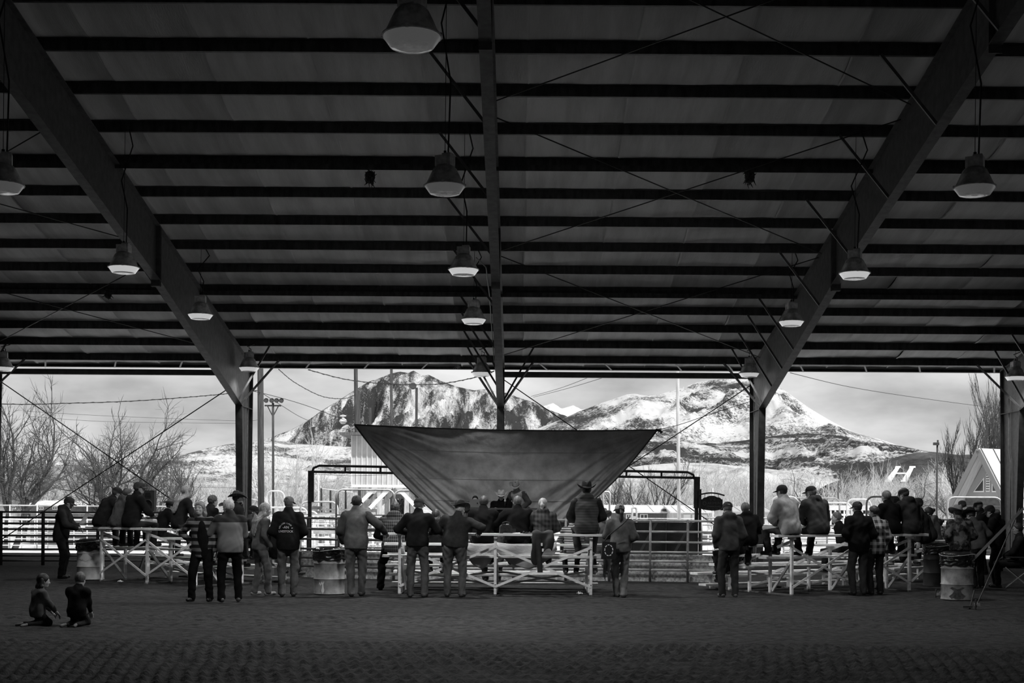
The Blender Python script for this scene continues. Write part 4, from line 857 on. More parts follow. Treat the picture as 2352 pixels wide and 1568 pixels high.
# ------------------------------------------------------------ oil drums used as bins
M_drumw = mat('white_drum', .5, .6, ns=5, na=.25, bump=.15, bs=8); M_drumd = mat('dark_drum', .04, .6); M_bag = mat('black_bin_bag', .012, .18, ns=6, na=.4, bump=.6, bs=9, spec=.7)
M_rust = mat('rust_stain', .09, .9, ns=12, na=.5)
def drum(x, y, label, m, bag=True, wdt=.57, h=.82, marks=()):
    p = G(x, y); p.z = 0; root = empty('oil_drum', p, label=label, cat='drum', group='drums used as litter bins'); r = wdt/2
    prof = [(.001, .0), (r, 0), (r+.008, .012), (r, .03), (r, .27), (r+.012, .285), (r, .30), (r, .56), (r+.012, .575), (r, .59), (r, h-.03), (r+.01, h-.015), (r+.01, h), (r-.01, h), (r-.01, h-.05), (.001, h-.3)]
    smooth_by_angle(MB().lathe(prof, 36).build('barrel', m, root), 50)
    if bag:
        rg = random.Random(int(x)); mb = MB()
        def f(u, v):
            a = 2*pi*u; rr_ = r+.02+.03*noise.noise(Vector((cos(a)*5, sin(a)*5, v*7+x)))+.016*noise.noise(Vector((cos(a)*14, sin(a)*14, v*16)))
            z = h-.19+.25*v+.035*noise.noise(Vector((cos(a)*3, sin(a)*3, x)))*(1-v)
            if v > .85: rr_ -= (v-.85)*.5
            return (rr_*cos(a), rr_*sin(a), z)
        mb.grid(f, 56, 14); mb.build('bin_bag', M_bag, root, smooth=True)
        MB().tube([((r+.035)*cos(t), (r+.035)*sin(t), h+.0-.02*sin(t*2)) for t in [2*pi*k/30 for k in range(31)]], .006, 5).build('bag_cord', M_railg, root)
    for (a, z, w, hh, mm) in marks:
        mb = MB(); aa = -pi/2+a
        mb.grid(lambda u, v: ((r+.006)*cos(aa+(u-.5)*w/r*(1+.5*sin(v*7))), (r+.006)*sin(aa+(u-.5)*w/r*(1+.5*sin(v*7))), z+v*hh+.02*sin(u*9)), 6, 4); mb.build('paint_mark', mm, root)
    return root
drum(208, 1330, 'white drum with black bag left of the left bleacher', M_drumw, marks=((-.1, .42, .2, .2, mat('faded_label', .62, .6)),))
drum(756, 1363, 'dented pale drum with tied black bag beside the grey vest man', mat('grey_drum', .28, .6, ns=6, na=.3, bump=.2, bs=9), marks=((-.28, .03, .04, .2, mat('white_splash', .7, .8)), (-.45, .18, .05, .03, mat('white_splash', .7, .8))))
drum(2198, 1376, 'stained white drum behind the slanting straps', mat('stained_drum', .30, .6, ns=4, na=.5, bump=.15, bs=8), marks=((-.3, .02, .2, .2, M_rust),))
drum(2152, 1345, 'dark drum with black bag beside the stained white drum', M_drumd, h=.86)
# ------------------------------------------------------------ loudspeakers
M_spk = mat('speaker_black', .018, .6); M_cone = mat('speaker_cone', .03, .5, ns=30, na=.3)
def speaker(p, rz, label, Hh=.62, ground=0):
    """cabinet of height Hh with its foot at p (faces local -y)"""
    w, dp = Hh*.56, Hh*.5
    root = empty('loudspeaker', p, rz, label=label, cat='loudspeaker')
    MB().prism([(-w/2, -dp/2, 0), (w/2, -dp/2, 0), (w*.36, dp/2, 0), (-w*.36, dp/2, 0)], (0, 0, Hh)).build('cabinet', M_spk, root)
    fr = MB().box((0, -dp/2-.008, Hh/2), (w*.9, .016, Hh*.93)).build('baffle', mat('speaker_baffle', .05, .6), root)
    Rx = Matrix.Rotation(pi/2, 3, 'X')
    MB().lathe([(w*.40, 0), (w*.40, .012), (w*.36, .016), (w*.33, .004), (w*.1, -.03), (.001, -.02)], 28, (0, -dp/2-.02, Hh*.34), M=Rx).build('woofer', M_cone, root, smooth=True)
    MB().prism([(-w*.28, -dp/2-.018, Hh*.70), (w*.28, -dp/2-.018, Hh*.70), (w*.22, -dp/2-.018, Hh*.9), (-w*.22, -dp/2-.018, Hh*.9)], (0, -.01, 0)).build('horn', M_spk, root)
    MB().lathe([(.001, 0), (.045, 0), (.04, .006), (.001, .008)], 14, (0, -dp/2-.04, Hh*.1), M=Rx).build('badge', mat('silver_badge', .6, .3), root)
    sr = empty('speaker_stand', (p[0], p[1], ground), rz, label=label.replace('loudspeaker', 'tripod stand under the loudspeaker').replace('black ', 'dark ', 1), cat='stand')
    hh = p[2]-ground
    MB().tube([(0, 0, .25), (0, 0, hh)], .018, 8).build('pole', M_iron, sr, smooth=True)
    for k in range(3): MB().bar((0, 0, .75), (.5*cos(2.1*k+.4), .5*sin(2.1*k+.4), .02), .03, .02).build('leg', M_iron, sr)
    MB().tube([(0, 0, .72), (0, 0, .8)], .035, 8).build('collar', M_iron, sr)
    return root
p = P(345, 1174, 32.4); speaker((p.x, 32.4, p.z), R(-6), 'black loudspeaker between the left bleacher spectators', .5)
p = P(2052, 1192, 33.0); speaker((p.x, 33.0, p.z), R(12), 'black loudspeaker behind the right bleacher spectators', .56)
# ------------------------------------------------------------ things on the centre bleacher
ctop = 1.157
def drape(name, label, cat, m, fn, nu, nv, parts=None):
    root = empty(name, fn(.5, .5), label=label, cat=cat); o_ = MB().grid(fn, nu, nv).build('cloth', m, root, world=True, smooth=True)
    md = o_.modifiers.new('thickness', 'SOLIDIFY'); md.thickness = .018; return root
b = BL['C']; xb0 = b['O'].x; yb = b['O'].y
def coat(u, v):
    x = P(1226, 1200, 25).x+(u)*.32; t = v*1.15
    x += .08*sin(v*3)*(u-.4)+.02*noise.noise(Vector((u*4, v*4, 1)))-.10*max(0, v-.55)*(1-u)
    if t < .28: y, z = yb+.14-t, ctop+.03+.02*sin(u*9)
    else: y, z = yb-.14-.05*sin(u*8+v*2)*min(1, (t-.28)*3)-.02, ctop+.03-(t-.28)*(.52+.18*sin(u*5+.5))
    return Vector((x, y, z))
rt = drape('coat', 'dark coat hanging over the top plank of the centre bleacher', 'coat', mat('coat_cloth', .03, .8, ns=5, na=.3), coat, 26, 34)
for (x, y) in ((1244, 1250), (1247, 1263)):
    p = P(x, y, yb-.21); MB().box(p, (.035, .008, .055)).build('label_patch', M_white2, rt, world=True)
def sleeve(u, v):
    a = 2*pi*u; x = P(1236, 1200, 25).x; return Vector((x+.05*cos(a)+.04*v, yb-.2+.04*sin(a), ctop-.1-v*.62-.03*sin(v*6)))
MB().grid(sleeve, 14, 16).build('sleeve', mat('coat_cloth', .03, .8), rt, world=True, smooth=True)
# camera bag
p = P(1162, 1222, yb); p.z = ctop; rt = empty('camera_bag', p, R(8), label='small black camera bag on the top plank of the centre bleacher', cat='bag')
mb = MB(); mb.prism([(-.12, -.07, .0), (.12, -.07, .0), (.11, -.06, .13), (.07, -.05, .165), (-.07, -.05, .165), (-.11, -.06, .13)], (0, .14, 0)); mb.build('body', mat('bag_nylon', .02, .7, ns=20, na=.4), rt)
MB().tube([(-.07, 0, .16), (-.055, 0, .2), (0, 0, .215), (.055, 0, .2), (.07, 0, .16)], .012, 6).build('handle', M_spk, rt, smooth=True); MB().box((0, -.075, .07), (.15, .02, .08)).build('pocket', mat('bag_nylon', .02, .7), rt); MB().box((.02, -.05, .17), (.05, .03, .02)).build('buckle', mat('silver_badge', .6, .3), rt); MB().box((.15, -.03, .05), (.06, .05, .07)).build('side_pouch', mat('bag_nylon', .02, .7), rt)
for (x, w, lb, z_) in ((1175, .32, 'crumpled pale programme sheets under the camera bag', .006), (1213, .2, 'dark folded gloves on the top plank by the coat', .02)):
    p = P(x, 1222, yb); p.z = ctop; mb = MB(); mb.grid(lambda u, v: (p.x+(u-.5)*w, yb+(v-.5)*.16, ctop+.004+z_*abs(noise.noise(Vector((u*4, v*4, x))))*3), 12, 8)
    o_ = tag(mb.build('papers' if 'sheets' in lb else 'gloves', M_white2 if 'sheets' in lb else M_spk, smooth=True), lb, 'papers' if 'sheets' in lb else 'gloves'); md = o_.modifiers.new('t', 'SOLIDIFY'); md.thickness = .006
# pale blanket slung under the seated men, two bellies
def blanket(xa_, xb_, zlow):
    X0, X1 = P(xa_, 1250, 25.5).x, P(xb_, 1250, 25.5).x
    def f(u, v):
        x = X0+(X1-X0)*u; s_ = sin(pi*min(1, max(0, u)))**.7
        z = .97-.04*s_-v*(.12+.26*s_*(1+.2*sin(u*3)))
        y = yb+.36-.05*sin(u*12+v*2)*v-.06*sin(pi*v)
        return Vector((x, y, z+.01*sin(u*20)*v))
    return f
M_blk = mat('canvas_blanket', .36, .9, ns=7, na=.12, bump=.3, bs=30)
drape('blanket', 'pale canvas blanket slung under the left black jacket man', 'blanket', M_blk, blanket(1068, 1141, .7), 24, 16)
drape('blanket', 'pale canvas blanket slung under the short haired black jacket man', 'blanket', M_blk, blanket(1141, 1278, .65), 36, 16)
# ------------------------------------------------------------ straps and stakes at the right
M_strap = mat('webbing_strap', .16, .8)
def strap(a, b, label, w=.05):
    root = empty('tie_strap', a, label=label, cat='strap'); a, b = Vector(a), Vector(b)
    MB().bar(a, b, .006, w).build("webbing", M_strap, root, world=True)
    MB().tube([a+Vector((0, 0, -.05)), a+Vector((.0, -.02, .16))], .016, 6).build('stake', M_iron, root, world=True); m_ = a.lerp(b, .04)
    MB().box(m_, (.09, .03, .05)).build('ratchet', M_railg, root, world=True)
hook = P(2350, 1168, 24.5)
a = G(2149, 1372); a.z = .0; strap(a, hook, 'left slanting strap crossing in front of the stained white drum')
a = G(2240, 1398); a.z = .0; strap(a, hook+Vector((.05, .3, 0)), 'right steep strap staked near the right edge', .035)
a = G(2226, 1397); a.z = 0; root = empty('ground_stake', a, label='short iron stake driven into the dirt by the right strap', cat='stake')
MB().tube([(0, 0, -.05), (.12, .1, .3)], .015, 6).build('rod', M_iron, root); MB().box((-.03, 0, .03), (.16, .06, .04)).build('foot_plate', M_iron, root)
# litter
for (x, y, lb) in ((276, 1338, 'crumpled white scrap on the dirt by the left bleacher'), (1331, 1366, 'crumpled pale wrapper under the centre bleacher')):
    p = G(x, y); p.z = .015; mb = MB(); mb.grid(lambda u, v: (p.x+(u-.5)*.09+.02*sin(v*7), p.y+(v-.5)*.1, .02+.035*abs(noise.noise(Vector((u*5, v*5, x))))*2), 8, 8)
    o_ = tag(mb.build('litter', M_white2), lb, 'litter'); o_.modifiers.new('t', 'SOLIDIFY').thickness = .004
# ------------------------------------------------------------ people: smooth bodies grown from distance fields
def surf_net(fn, lo, hi, h):
    """naive surface nets: quads around the zero level of fn on a grid of step h"""
    lo = np.array(lo, float)-2*h; n = np.ceil((np.array(hi, float)+2*h-lo)/h).astype(int)+1
    ax = [lo[i]+h*np.arange(n[i]) for i in range(3)]
    g = np.stack(np.meshgrid(*ax, indexing='ij'), -1).reshape(-1, 3)
    v = fn(g).reshape(n); ins = v < 0
    cs = np.zeros(n-1, int); pos = np.zeros(tuple(n-1)+(3,)); cnt = np.zeros(n-1)
    for dx in (0, 1):
        for dy in (0, 1):
            for dz in (0, 1): cs += ins[dx:n[0]-1+dx, dy:n[1]-1+dy, dz:n[2]-1+dz]
    act = (cs > 0) & (cs < 8)
    if not act.any(): return np.zeros((0, 3)), np.zeros((0, 4), int)
    I = np.argwhere(act)
    P0 = np.zeros((len(I), 3)); C = np.zeros(len(I))
    cr = [(a, b, c) for a in (0, 1) for b in (0, 1) for c in (0, 1)]
    for i in range(3):
        for a in cr:
            if a[i]: continue
            b = list(a); b[i] = 1
            va = v[tuple((I+a).T)]; vb = v[tuple((I+b).T)]; m = (va < 0) != (vb < 0)
            t = va/np.where(np.abs(va-vb) < 1e-12, 1, va-vb)
            q = np.tile(np.array(a, float), (len(I), 1)); q[:, i] += t
            P0 += np.where(m[:, None], q, 0); C += m
    V = lo+(I+P0/C[:, None])*h
    idx = -np.ones(n-1, int); idx[tuple(I.T)] = np.arange(len(I))
    F_ = []
    for i in range(3):
        j, k = (i+1) % 3, (i+2) % 3
        sl0 = [slice(None)]*3; sl1 = [slice(None)]*3; sl0[i] = slice(0, -1); sl1[i] = slice(1, None)
        ch = ins[tuple(sl0)] != ins[tuple(sl1)]; E = np.argwhere(ch)
        E = E[(E[:, j] > 0) & (E[:, k] > 0) & (E[:, j] < n[j]-1) & (E[:, k] < n[k]-1)]
        if not len(E): continue
        def cell(dj, dk):
            c = E.copy(); c[:, j] -= dj; c[:, k] -= dk; return idx[tuple(c.T)]
        q = np.stack([cell(1, 1), cell(0, 1), cell(0, 0), cell(1, 0)], 1)
        fl = ins[tuple(E.T)]; q[~fl] = q[~fl][:, ::-1]; F_.append(q)
    return V, np.concatenate(F_)
def sd_cap(p, a, b, ra, rb):
    ba = b-a; l2 = max(ba@ba, 1e-9); t = np.clip((p-a)@ba/l2, 0, 1); return np.linalg.norm(p-a-t[:, None]*ba, axis=1)-(ra+(rb-ra)*t)
def sd_ell(p, c, M, r):
    q = (p-c)@M/r; k0 = np.linalg.norm(q, axis=1); k1 = np.linalg.norm(q/r, axis=1); return k0*(k0-1)/np.maximum(k1, 1e-6)
def smin(a, b, k):
    h = np.clip(.5+.5*(b-a)/k, 0, 1); return b+(a-b)*h-k*h*(1-h)
class Field:
    def __init__(s, k=.03): s.pr = []; s.k = k; s.cuts = []; s.noise = None; s.lo = np.full(3, 9.); s.hi = np.full(3, -9.)
    def ext(s, q, r): s.lo = np.minimum(s.lo, np.array(q)-r); s.hi = np.maximum(s.hi, np.array(q)+r)
    def cap(s, a, b, ra, rb=None, k=None):
        a, b = np.array(a, float), np.array(b, float); rb = ra if rb is None else rb; s.pr.append((lambda p: sd_cap(p, a, b, ra, rb), k)); s.ext(a, ra); s.ext(b, rb); return s
    def ell(s, c, M, r, k=None):
        c, M, r = np.array(c, float), np.array(M, float), np.array(r, float); s.pr.append((lambda p: sd_ell(p, c, M, r), k)); s.ext(c, r.max()); return s
    def chain(s, pts, rs, k=None):
        for i in range(len(pts)-1): s.cap(pts[i], pts[i+1], rs[i], rs[i+1], k)
        return s
    def __call__(s, p):
        d = None
        for f, k in s.pr:
            e = f(p); d = e if d is None else smin(d, e, k or s.k)
        if s.noise: d = d+s.noise(p)
        for f in s.cuts: d = np.maximum(d, f(p))
        return d
    def net(s, h): return surf_net(s, s.lo-.02, s.hi+.02, h)
def wrinkle(seed, amp, f=1.0):
    r = np.random.default_rng(seed); ph = r.uniform(0, 6.28, 8)
    def fn(p):
        x, y, z = p[:, 0]*f, p[:, 1]*f, p[:, 2]*f
        return amp*(np.sin(23*z+6*np.sin(9*x+ph[0])+4*np.sin(8*y+ph[1]))*np.sin(7*x+5*y+ph[2])+.7*np.sin(31*x+9*np.sin(7*z+ph[3])+ph[4])*np.sin(11*z+8*y+ph[5]))
    return fn
def mesh_from(name, parts, mats, parent, smooth=True):
    """parts: [(V, F, material index)] -> one mesh object"""
    vs, fs, mi = [], [], []; n = 0
    for V, F_, m in parts:
        if not len(V): continue
        vs.append(V); fs.append(F_+n); mi += [m]*len(F_); n += len(V)
    V = np.concatenate(vs); F_ = np.concatenate(fs); me = bpy.data.meshes.new(name)
    me.vertices.add(len(V)); me.vertices.foreach_set('co', V.astype(np.float32).ravel()); me.loops.add(F_.size); me.loops.foreach_set('vertex_index', F_.astype(np.int32).ravel())
    me.polygons.add(len(F_)); me.polygons.foreach_set('loop_start', np.arange(0, F_.size, 4, dtype=np.int32)); me.polygons.foreach_set('loop_total', np.full(len(F_), 4, np.int32))
    for m in mats: me.materials.append(m)
    me.polygons.foreach_set('material_index', mi); me.polygons.foreach_set('use_smooth', [smooth]*len(F_)); me.update(calc_edges=True); me.validate()
    return link(name, me, parent)
def rot(axis, a): return np.array(Matrix.Rotation(a, 3, axis))
def nrm(v): v = np.array(v, float); return v/max(np.linalg.norm(v), 1e-9)
def ik(a, t, l1, l2, pole):
    a, t = np.array(a, float), np.array(t, float); d = t-a; L_ = np.linalg.norm(d); mx = (l1+l2)*.998
    if L_ > mx: t = a+d/L_*mx; d = t-a; L_ = mx
    u = d/max(L_, 1e-6); x = (l1*l1-l2*l2+L_*L_)/(2*max(L_, 1e-6)); h = math.sqrt(max(0, l1*l1-x*x))
    pv = np.array(pole, float); pv = pv-u*(pv@u); return a+u*x+nrm(pv)*h, t
def hand_mesh(wr, d, nrml, sc, curl, side):
    """palm and five separate bent fingers; d forearm direction, nrml palm normal (fingers curl towards it)"""
    d = nrm(d); n = np.array(nrml, float); n = nrm(n-d*(n@d)); s = np.cross(d, n)*side     # s points to the thumb side
    f = Field(.007); w = np.array(wr, float)
    M = np.stack([s, n, d], 1)
    f.ell(w+d*.045*sc, M, np.array([.04, .017, .055])*sc).cap(w-d*.02*sc, w+d*.02*sc, .026*sc, .027*sc, .02)
    for i, (o, ln) in enumerate(((.030, .078), (.010, .088), (-.010, .082), (-.029, .064))):
        b = w+d*(.083-.004*abs(i-1))*sc+s*o*sc; cu = curl*(1+.12*i); pts = [b]; a = .25*curl
        for q in (.45, .32, .23):
            pts.append(pts[-1]+(d*cos(a)+n*sin(a)+s*(o*.9))*ln*q*sc); a += cu*.8
        f.chain(pts, [.0098*sc, .0092*sc, .0086*sc, .0072*sc], .004)
    b = w+d*.022*sc+s*.03*sc; p1 = b+(s*.75+d*.55+n*.25)*.036*sc; p2 = p1+(s*.25+d*.9+n*(.2+.3*curl))*.03*sc; p3 = p2+(d*.85+n*(.3+.4*curl))*.024*sc
    f.chain([b, p1, p2, p3], [.014*sc, .0115*sc, .0105*sc, .008*sc], .01)
    return f.net(.0058*sc)
SKIN = mat('skin', .40, .6, ns=12, na=.12, spec=.3); SKIND = mat('eye_dark', .03, .4); LIPS = mat('lips', .16, .5)
def cloth(v): return mat(f'cloth_{v}', v, .9, ns=7, na=.28, bump=.2, bs=130, spec=.06)
def denim(v): return mat(f'denim_{v}', v, .9, ns=4, na=.5, bump=.3, bs=90, spec=.15, stretch=(1, 1, .5))
def leather(v): return mat(f'leather_{v}', v, .5, ns=8, na=.3, spec=.4)
def hairm(v): return mat(f'hair_{v}', v, .55, ns=30, na=.5, stretch=(3, 3, .3), spec=.4)
def cap_mesh(hs, kind, v, head, M, hc, brimv=None):
    """headwear in head space (x right, y forward, z up), placed by M (3x3) and hc"""
    def place(mb, name, m, par, sm=True):
        mb.v = [tuple(hc+M @ (np.array(q)*hs)) for q in mb.v]; return smooth_by_angle(mb.build(name, m, par), 60) if sm else mb.build(name, m, par)
    m = mat(f'hat_{v}', v, .85, ns=9, na=.2, bump=.2, bs=60, spec=.2); mbv = m if brimv is None else mat(f'hat_{brimv}', brimv, .85, ns=9, na=.2, spec=.2)
    if kind in ('cap', 'capb', 'flat'):
        hole = kind == 'capb'; nu, nv = 36, 9; mb = MB(); vs = []; fs = []
        for j in range(nv+1):
            e_ = (j/nv)*pi/2
            for i in range(nu):
                a = 2*pi*i/nu; r_ = cos(e_)**.82 if e_ < pi/2-.01 else 0.0
                fx = 1.0+.04*cos(a-pi/2)
                vs.append((.090*r_*cos(a), (.109*r_*sin(a))*fx-.012, .03+.098*sin(e_)**.9 if kind != 'flat' else .03+.075*sin(e_)**.8))
        for j in range(nv):
            for i in range(nu):
                a = 2*pi*(i+.5)/nu; back = abs((a-1.5*pi+pi) % (2*pi)-pi)
                if hole and 1 <= j <= 3 and back < .42-.1*(j-1): continue
                fs.append((j*nu+i, j*nu+(i+1) % nu, (j+1)*nu+(i+1) % nu, (j+1)*nu+i))
        mb.add(vs, fs); c = place(mb, 'cap', m, head)
        mb = MB()
        def br(u, w_):
            a = (u-.5)*2.3; r_ = 1+w_*(.62 if kind != 'flat' else .22)*cos(a*.72)**.8
            return (.089*r_*sin(a)*(1-.06*w_), .1*cos(a)*1.02+(.085 if kind != 'flat' else .04)*w_*cos(a*.9)**.7-.012, .034-.02*w_-.022*(sin(a)**2)*w_)
        mb.grid(br, 18, 5); b = place(mb, 'brim', mbv, c); b.modifiers.new('t', 'SOLIDIFY').thickness = .005
        mb = MB(); mb.lathe([(.001, .128), (.008, .127), (.009, .122)], 8, (0, -.012, .002)); place(mb, 'button', m, c)
        return c
    if kind == 'beanie':
        mb = MB(); mb.lathe([(.088, -.005), (.094, .0), (.094, .05), (.09, .055), (.089, .09), (.07, .125), (.03, .142), (.001, .145)], 28); mb.v = [(x, y*1.2-.012, z) for x, y, z in mb.v]; return place(mb, 'beanie', m, head)
    if kind == 'cowboy':
        mb = MB(); nu, nv = 48, 8
        def brim(u, w_):
            a = 2*pi*u; rx, ry = .088+.105*w_, .108+.085*w_; x, y = rx*cos(a), ry*sin(a)
            return (x*(1-.12*w_*w_*abs(cos(a))), y-.012, .035+.075*(abs(cos(a))**1.6)*w_**1.8-.03*w_*(sin(a)**2)*(1 if sin(a) > 0 else .6))
        mb.grid(brim, nu, nv); c = place(mb, 'hat_brim', m, head); c.modifiers.new('t', 'SOLIDIFY').thickness = .006
        mb = MB(); vs = []
        prof = [(1, 0), (1.0, .03), (.97, .07), (.92, .1), (.84, .118), (.6, .122), (.3, .112), (0, .105)]
        for r_, z in prof:
            for i in range(nu):
                a = 2*pi*i/nu; x = .089*r_*cos(a)*(1-.12*max(0, sin(a))*(z/.12)); y = .109*r_*sin(a)-.012
                dent = -.028*math.exp(-(x/.03)**2)*(z > .09)-.02*(z > .06)*max(0, sin(a))*abs(cos(a))*2*(r_ > .5)
                vs.append((x, y, .035+z+dent))
        mb.add(vs, [(j*nu+i, j*nu+(i+1) % nu, (j+1)*nu+(i+1) % nu, (j+1)*nu+i) for j in range(len(prof)-1) for i in range(nu)]); place(mb, 'crown', m, c)
        mb = MB(); mb.tube([(.0905*cos(2*pi*i/30), .1105*sin(2*pi*i/30)-.012, .045) for i in range(31)], .007, 5); place(mb, 'hat_band', mat('hat_band', .03, .6), c)
        return c
PEOPLE = []
def person(label, loc, H=1.76, yaw=0, pose='stand', lean=4, side=0, headyaw=0, headpitch=8, top=.05, sleeve=None, bottom=.05, denimb=True, boot=.03, hat=None, hatv=.05, brimv=None, hair=('short', .05),
           hood=False, collar=True, puff=.022, hem=-.10, armL='hang', armR='hang', feet=None, footdrop=.42, wide=1.0, belly=0, topmat=None, shirt=None, fhand=None, glasses=False, foot_z=None, skirt=0, hdr=None, beard=None, knees=None, inner=None):
    """loc: ground point (standing) or seat point (sitting); local y is forward, yaw 0 faces away from the camera"""
    s = H/1.76; root = empty('person', loc, R(yaw), label=label, cat='person', group='people at the sale'); seed = len(PEOPLE)*7+3; PEOPLE.append(root)
    sit = pose == 'sit'; kn = pose == 'kneel'; qf = 1.0 if loc[1] < 26.4 else 1.22
    pz = (.10 if sit else (.30 if kn else .945))*s
    pel = np.array([0, 0, pz]); up = rot('Y', R(side)) @ rot('X', -R(lean)) @ np.array([0, 0, 1.])
    B1 = rot('Y', R(side)) @ rot('X', -R(lean)); lean2 = lean*1.25+(6 if sit else 2); B2 = rot('Y', R(side*1.2)) @ rot('X', -R(lean2))
    ab = pel+B1 @ np.array([0, 0, .15])*s; ch = ab+B2 @ np.array([0, 0, .19])*s; nk = ch+B2 @ np.array([0, 0, .205])*s
    w = wide*s; shl = .168*w+.012
    SH = [ch+B2 @ np.array([sg*shl, -.01, .125*s]) for sg in (-1, 1)]
    hs = s**.45; hrot = B2 @ np.eye(3); hM = rot('Z', R(headyaw)) @ rot('X', -R(headpitch)) if True else hrot
    hc = nk+B2 @ np.array([0, .012, .06])*s+hM @ np.array([0, .02, .10])*hs
    # legs
    feet = feet or ((( -.11, .0), (.11, .03)) if not sit else ((-.13, .40), (.13, .42)))
    fz = foot_z if foot_z is not None else (-footdrop if sit else 0)
    legs = []
    for i, sg in enumerate((-1, 1)):
        hip = pel+np.array([sg*.09*w, 0, -.02*s]); ft = np.array([feet[i][0]*s, feet[i][1]*s, fz+.085*s+(feet[i][2] if len(feet[i]) > 2 else 0)])
        if kn: k_ = np.array([sg*.13*s, .22*s, .09*s]); an = np.array([sg*.12*s, -.28*s, .06*s])
        else: k_, an = ik(hip, ft, .43*s, .425*s, (sg*.25, 1, .3) if not knees else knees)
        legs.append((hip, k_, an, sg))
    # arms
    arms = []
    for sg, spec, S in ((-1, armL, SH[0]), (1, armR, SH[1])):
        base = {'hang': ((sg*.26*w, .04, pz-.09*s), (sg*.3, -1, -.1)), 'pocket': ((sg*.22*w, .11*s, pz+.0), (sg*.55, -1, 0)), 'jpocket': ((sg*.17*w, .17*s, pz+.10*s), (sg*.7, -1, -.1)),
                'front': ((sg*.05, .30*s, pz+.22*s), (sg*1, -.3, -.6)), 'lap': ((sg*.10, .27*s, pz+.11*s), (sg*1, -.2, -.5)), 'knee': ((sg*.12, .40*s, pz+.08*s), (sg*1, -.1, -.6)), 'hip': ((sg*.21*w, .0, pz+.12*s), (sg*1, -.35, -.1)),
                'chin': ((sg*.03, .25*s, pz+.42*s), (sg*1, .2, -1))}
        if isinstance(spec, str): tg, pole = base[spec]
        else: tg, pole = spec[:3], (spec[3] if len(spec) > 3 else (sg*1, -.5, -.4))
        el, wr = ik(S, tg, .285*s, .255*s, pole); arms.append((S, el, wr, sg, spec))
    # clothing fields
    p_ = puff; tm = topmat or cloth(top); bm = denim(bottom) if denimb else cloth(bottom)
    def torso(f, inf, k=.06):
        f.ell(pel+B1 @ np.array([0, -.005, .03])*s, B1, np.array([.168*w, .122*s+belly*.3, .13*s])+inf, k).ell(ab+np.array([0, belly*.5, 0]), B1, np.array([.152*w+belly*.4, .112*s+belly, .17*s])+inf, k)
        f.ell(ch+B2 @ np.array([0, 0, -.01])*s, B2, np.array([.172*w, .122*s, .185*s])+inf, k)
        f.cap(SH[0], SH[1], .066*s+inf*.6, None, k); f.cap(ch+B2 @ np.array([0, -.035, .03])*s, nk-B2 @ np.array([0, 0, .03])*s, .11*s+inf*.4, .062*s+inf*.5, k)
    f = Field(.045); torso(f, p_); hemz = hem*s
    f.ell(pel+B1 @ np.array([0, -.004, .0])*s+np.array([0, belly*.3, 0]), B1, np.array([.170*w+belly*.25+p_*.8, .130*s+belly*.4+p_*.8, (.36 if not sit else .2)*s]), .05)
    up1 = B1 @ np.array([0, 0, 1.]); f.cuts.append(lambda q: hemz-(q-pel)@up1)
    if collar: f.cap(nk-B2 @ np.array([0, 0, .03])*s, nk+B2 @ np.array([0, .0, .035])*s, .072*s+p_*.6, .066*s+p_*.6, .03)
    if hood:
        f.ell(nk+B2 @ np.array([0, -.085, -.005])*s, B2 @ rot('X', R(28)), np.array([.135, .062, .085])*s, .03)
        f.cap(nk+B2 @ np.array([-.085, -.01, .01])*s, nk+B2 @ np.array([-.05, -.085, .035])*s, .042*s, .05*s, .03).cap(nk+B2 @ np.array([.085, -.01, .01])*s, nk+B2 @ np.array([.05, -.085, .035])*s, .042*s, .05*s, .03)
    if skirt: f.ell(pel+np.array([0, -.02, -.16*s]), np.eye(3), np.array([.2*w, .16*s, .26*s])+p_, .05); f.cuts = [lambda q: (-.40*s)-(q-pel)@up1]
    g = f if sleeve is None else Field(.03)
    for S, el, wr, sg, spec in arms:
        d = nrm(wr-el); e2 = wr-d*.012
        g.cap(S, el, .062*s+p_*.8, .05*s+p_*.75, .05); g.cap(el, e2, .05*s+p_*.75, .038*s+p_*.6, .03)
    f.noise = wrinkle(seed, .0055+.06*p_*.12)
    if sleeve is not None: g.noise = wrinkle(seed+1, .006)
    tn = mesh_from('jacket' if sleeve is None else 'vest', [(*f.net(.0195*qf), 0)], [tm], root)
    if sleeve is not None: mesh_from('sleeves', [(*g.net(.018*qf), 0)], [cloth(sleeve)], root)
    f = Field(.03)
    f.ell(pel+np.array([0, -.008, .01]), B1, np.array([.163*w, .122*s+belly*.2, .125*s])-.004, .05)
    for hip, k_, an, sg in legs:
        d = nrm(an-k_); f.cap(hip, k_, .097*w, .077*s, .05); f.cap(k_, an+d*(.09*s if not kn else -.02), .074*s, .064*s if not kn else .05*s, .03)
        if not kn: f.cap(hip+np.array([sg*.005, -.04*s, -.02*s]), hip+(k_-hip)*.3+np.array([0, -.025*s, 0]), .072*w, .07*s, .05)
    zc = min(l[2][2] for l in legs)-.05*s
    if not kn: f.cuts.append(lambda q: zc-q[:, 2])
    f.cuts.append(lambda q: (q-pel)@up1-.05*s); f.noise = wrinkle(seed+2, .0075, 1.15)
    mesh_from('trousers', [(*f.net(.0195*qf), 0)], [bm], root)
    if shirt is not None:
        f = Field(.04); f.ell(pel+B1 @ np.array([0, 0, .0])*s, B1, np.array([.168*w, .128*s, .16*s])+.012, .05); f.cuts.append(lambda q: np.maximum((hemz-.075*s)-(q-pel)@up1, (q-pel)@up1-.12*s)); mesh_from('shirt_tail', [(*f.net(.0195*qf), 0)], [shirt], root)
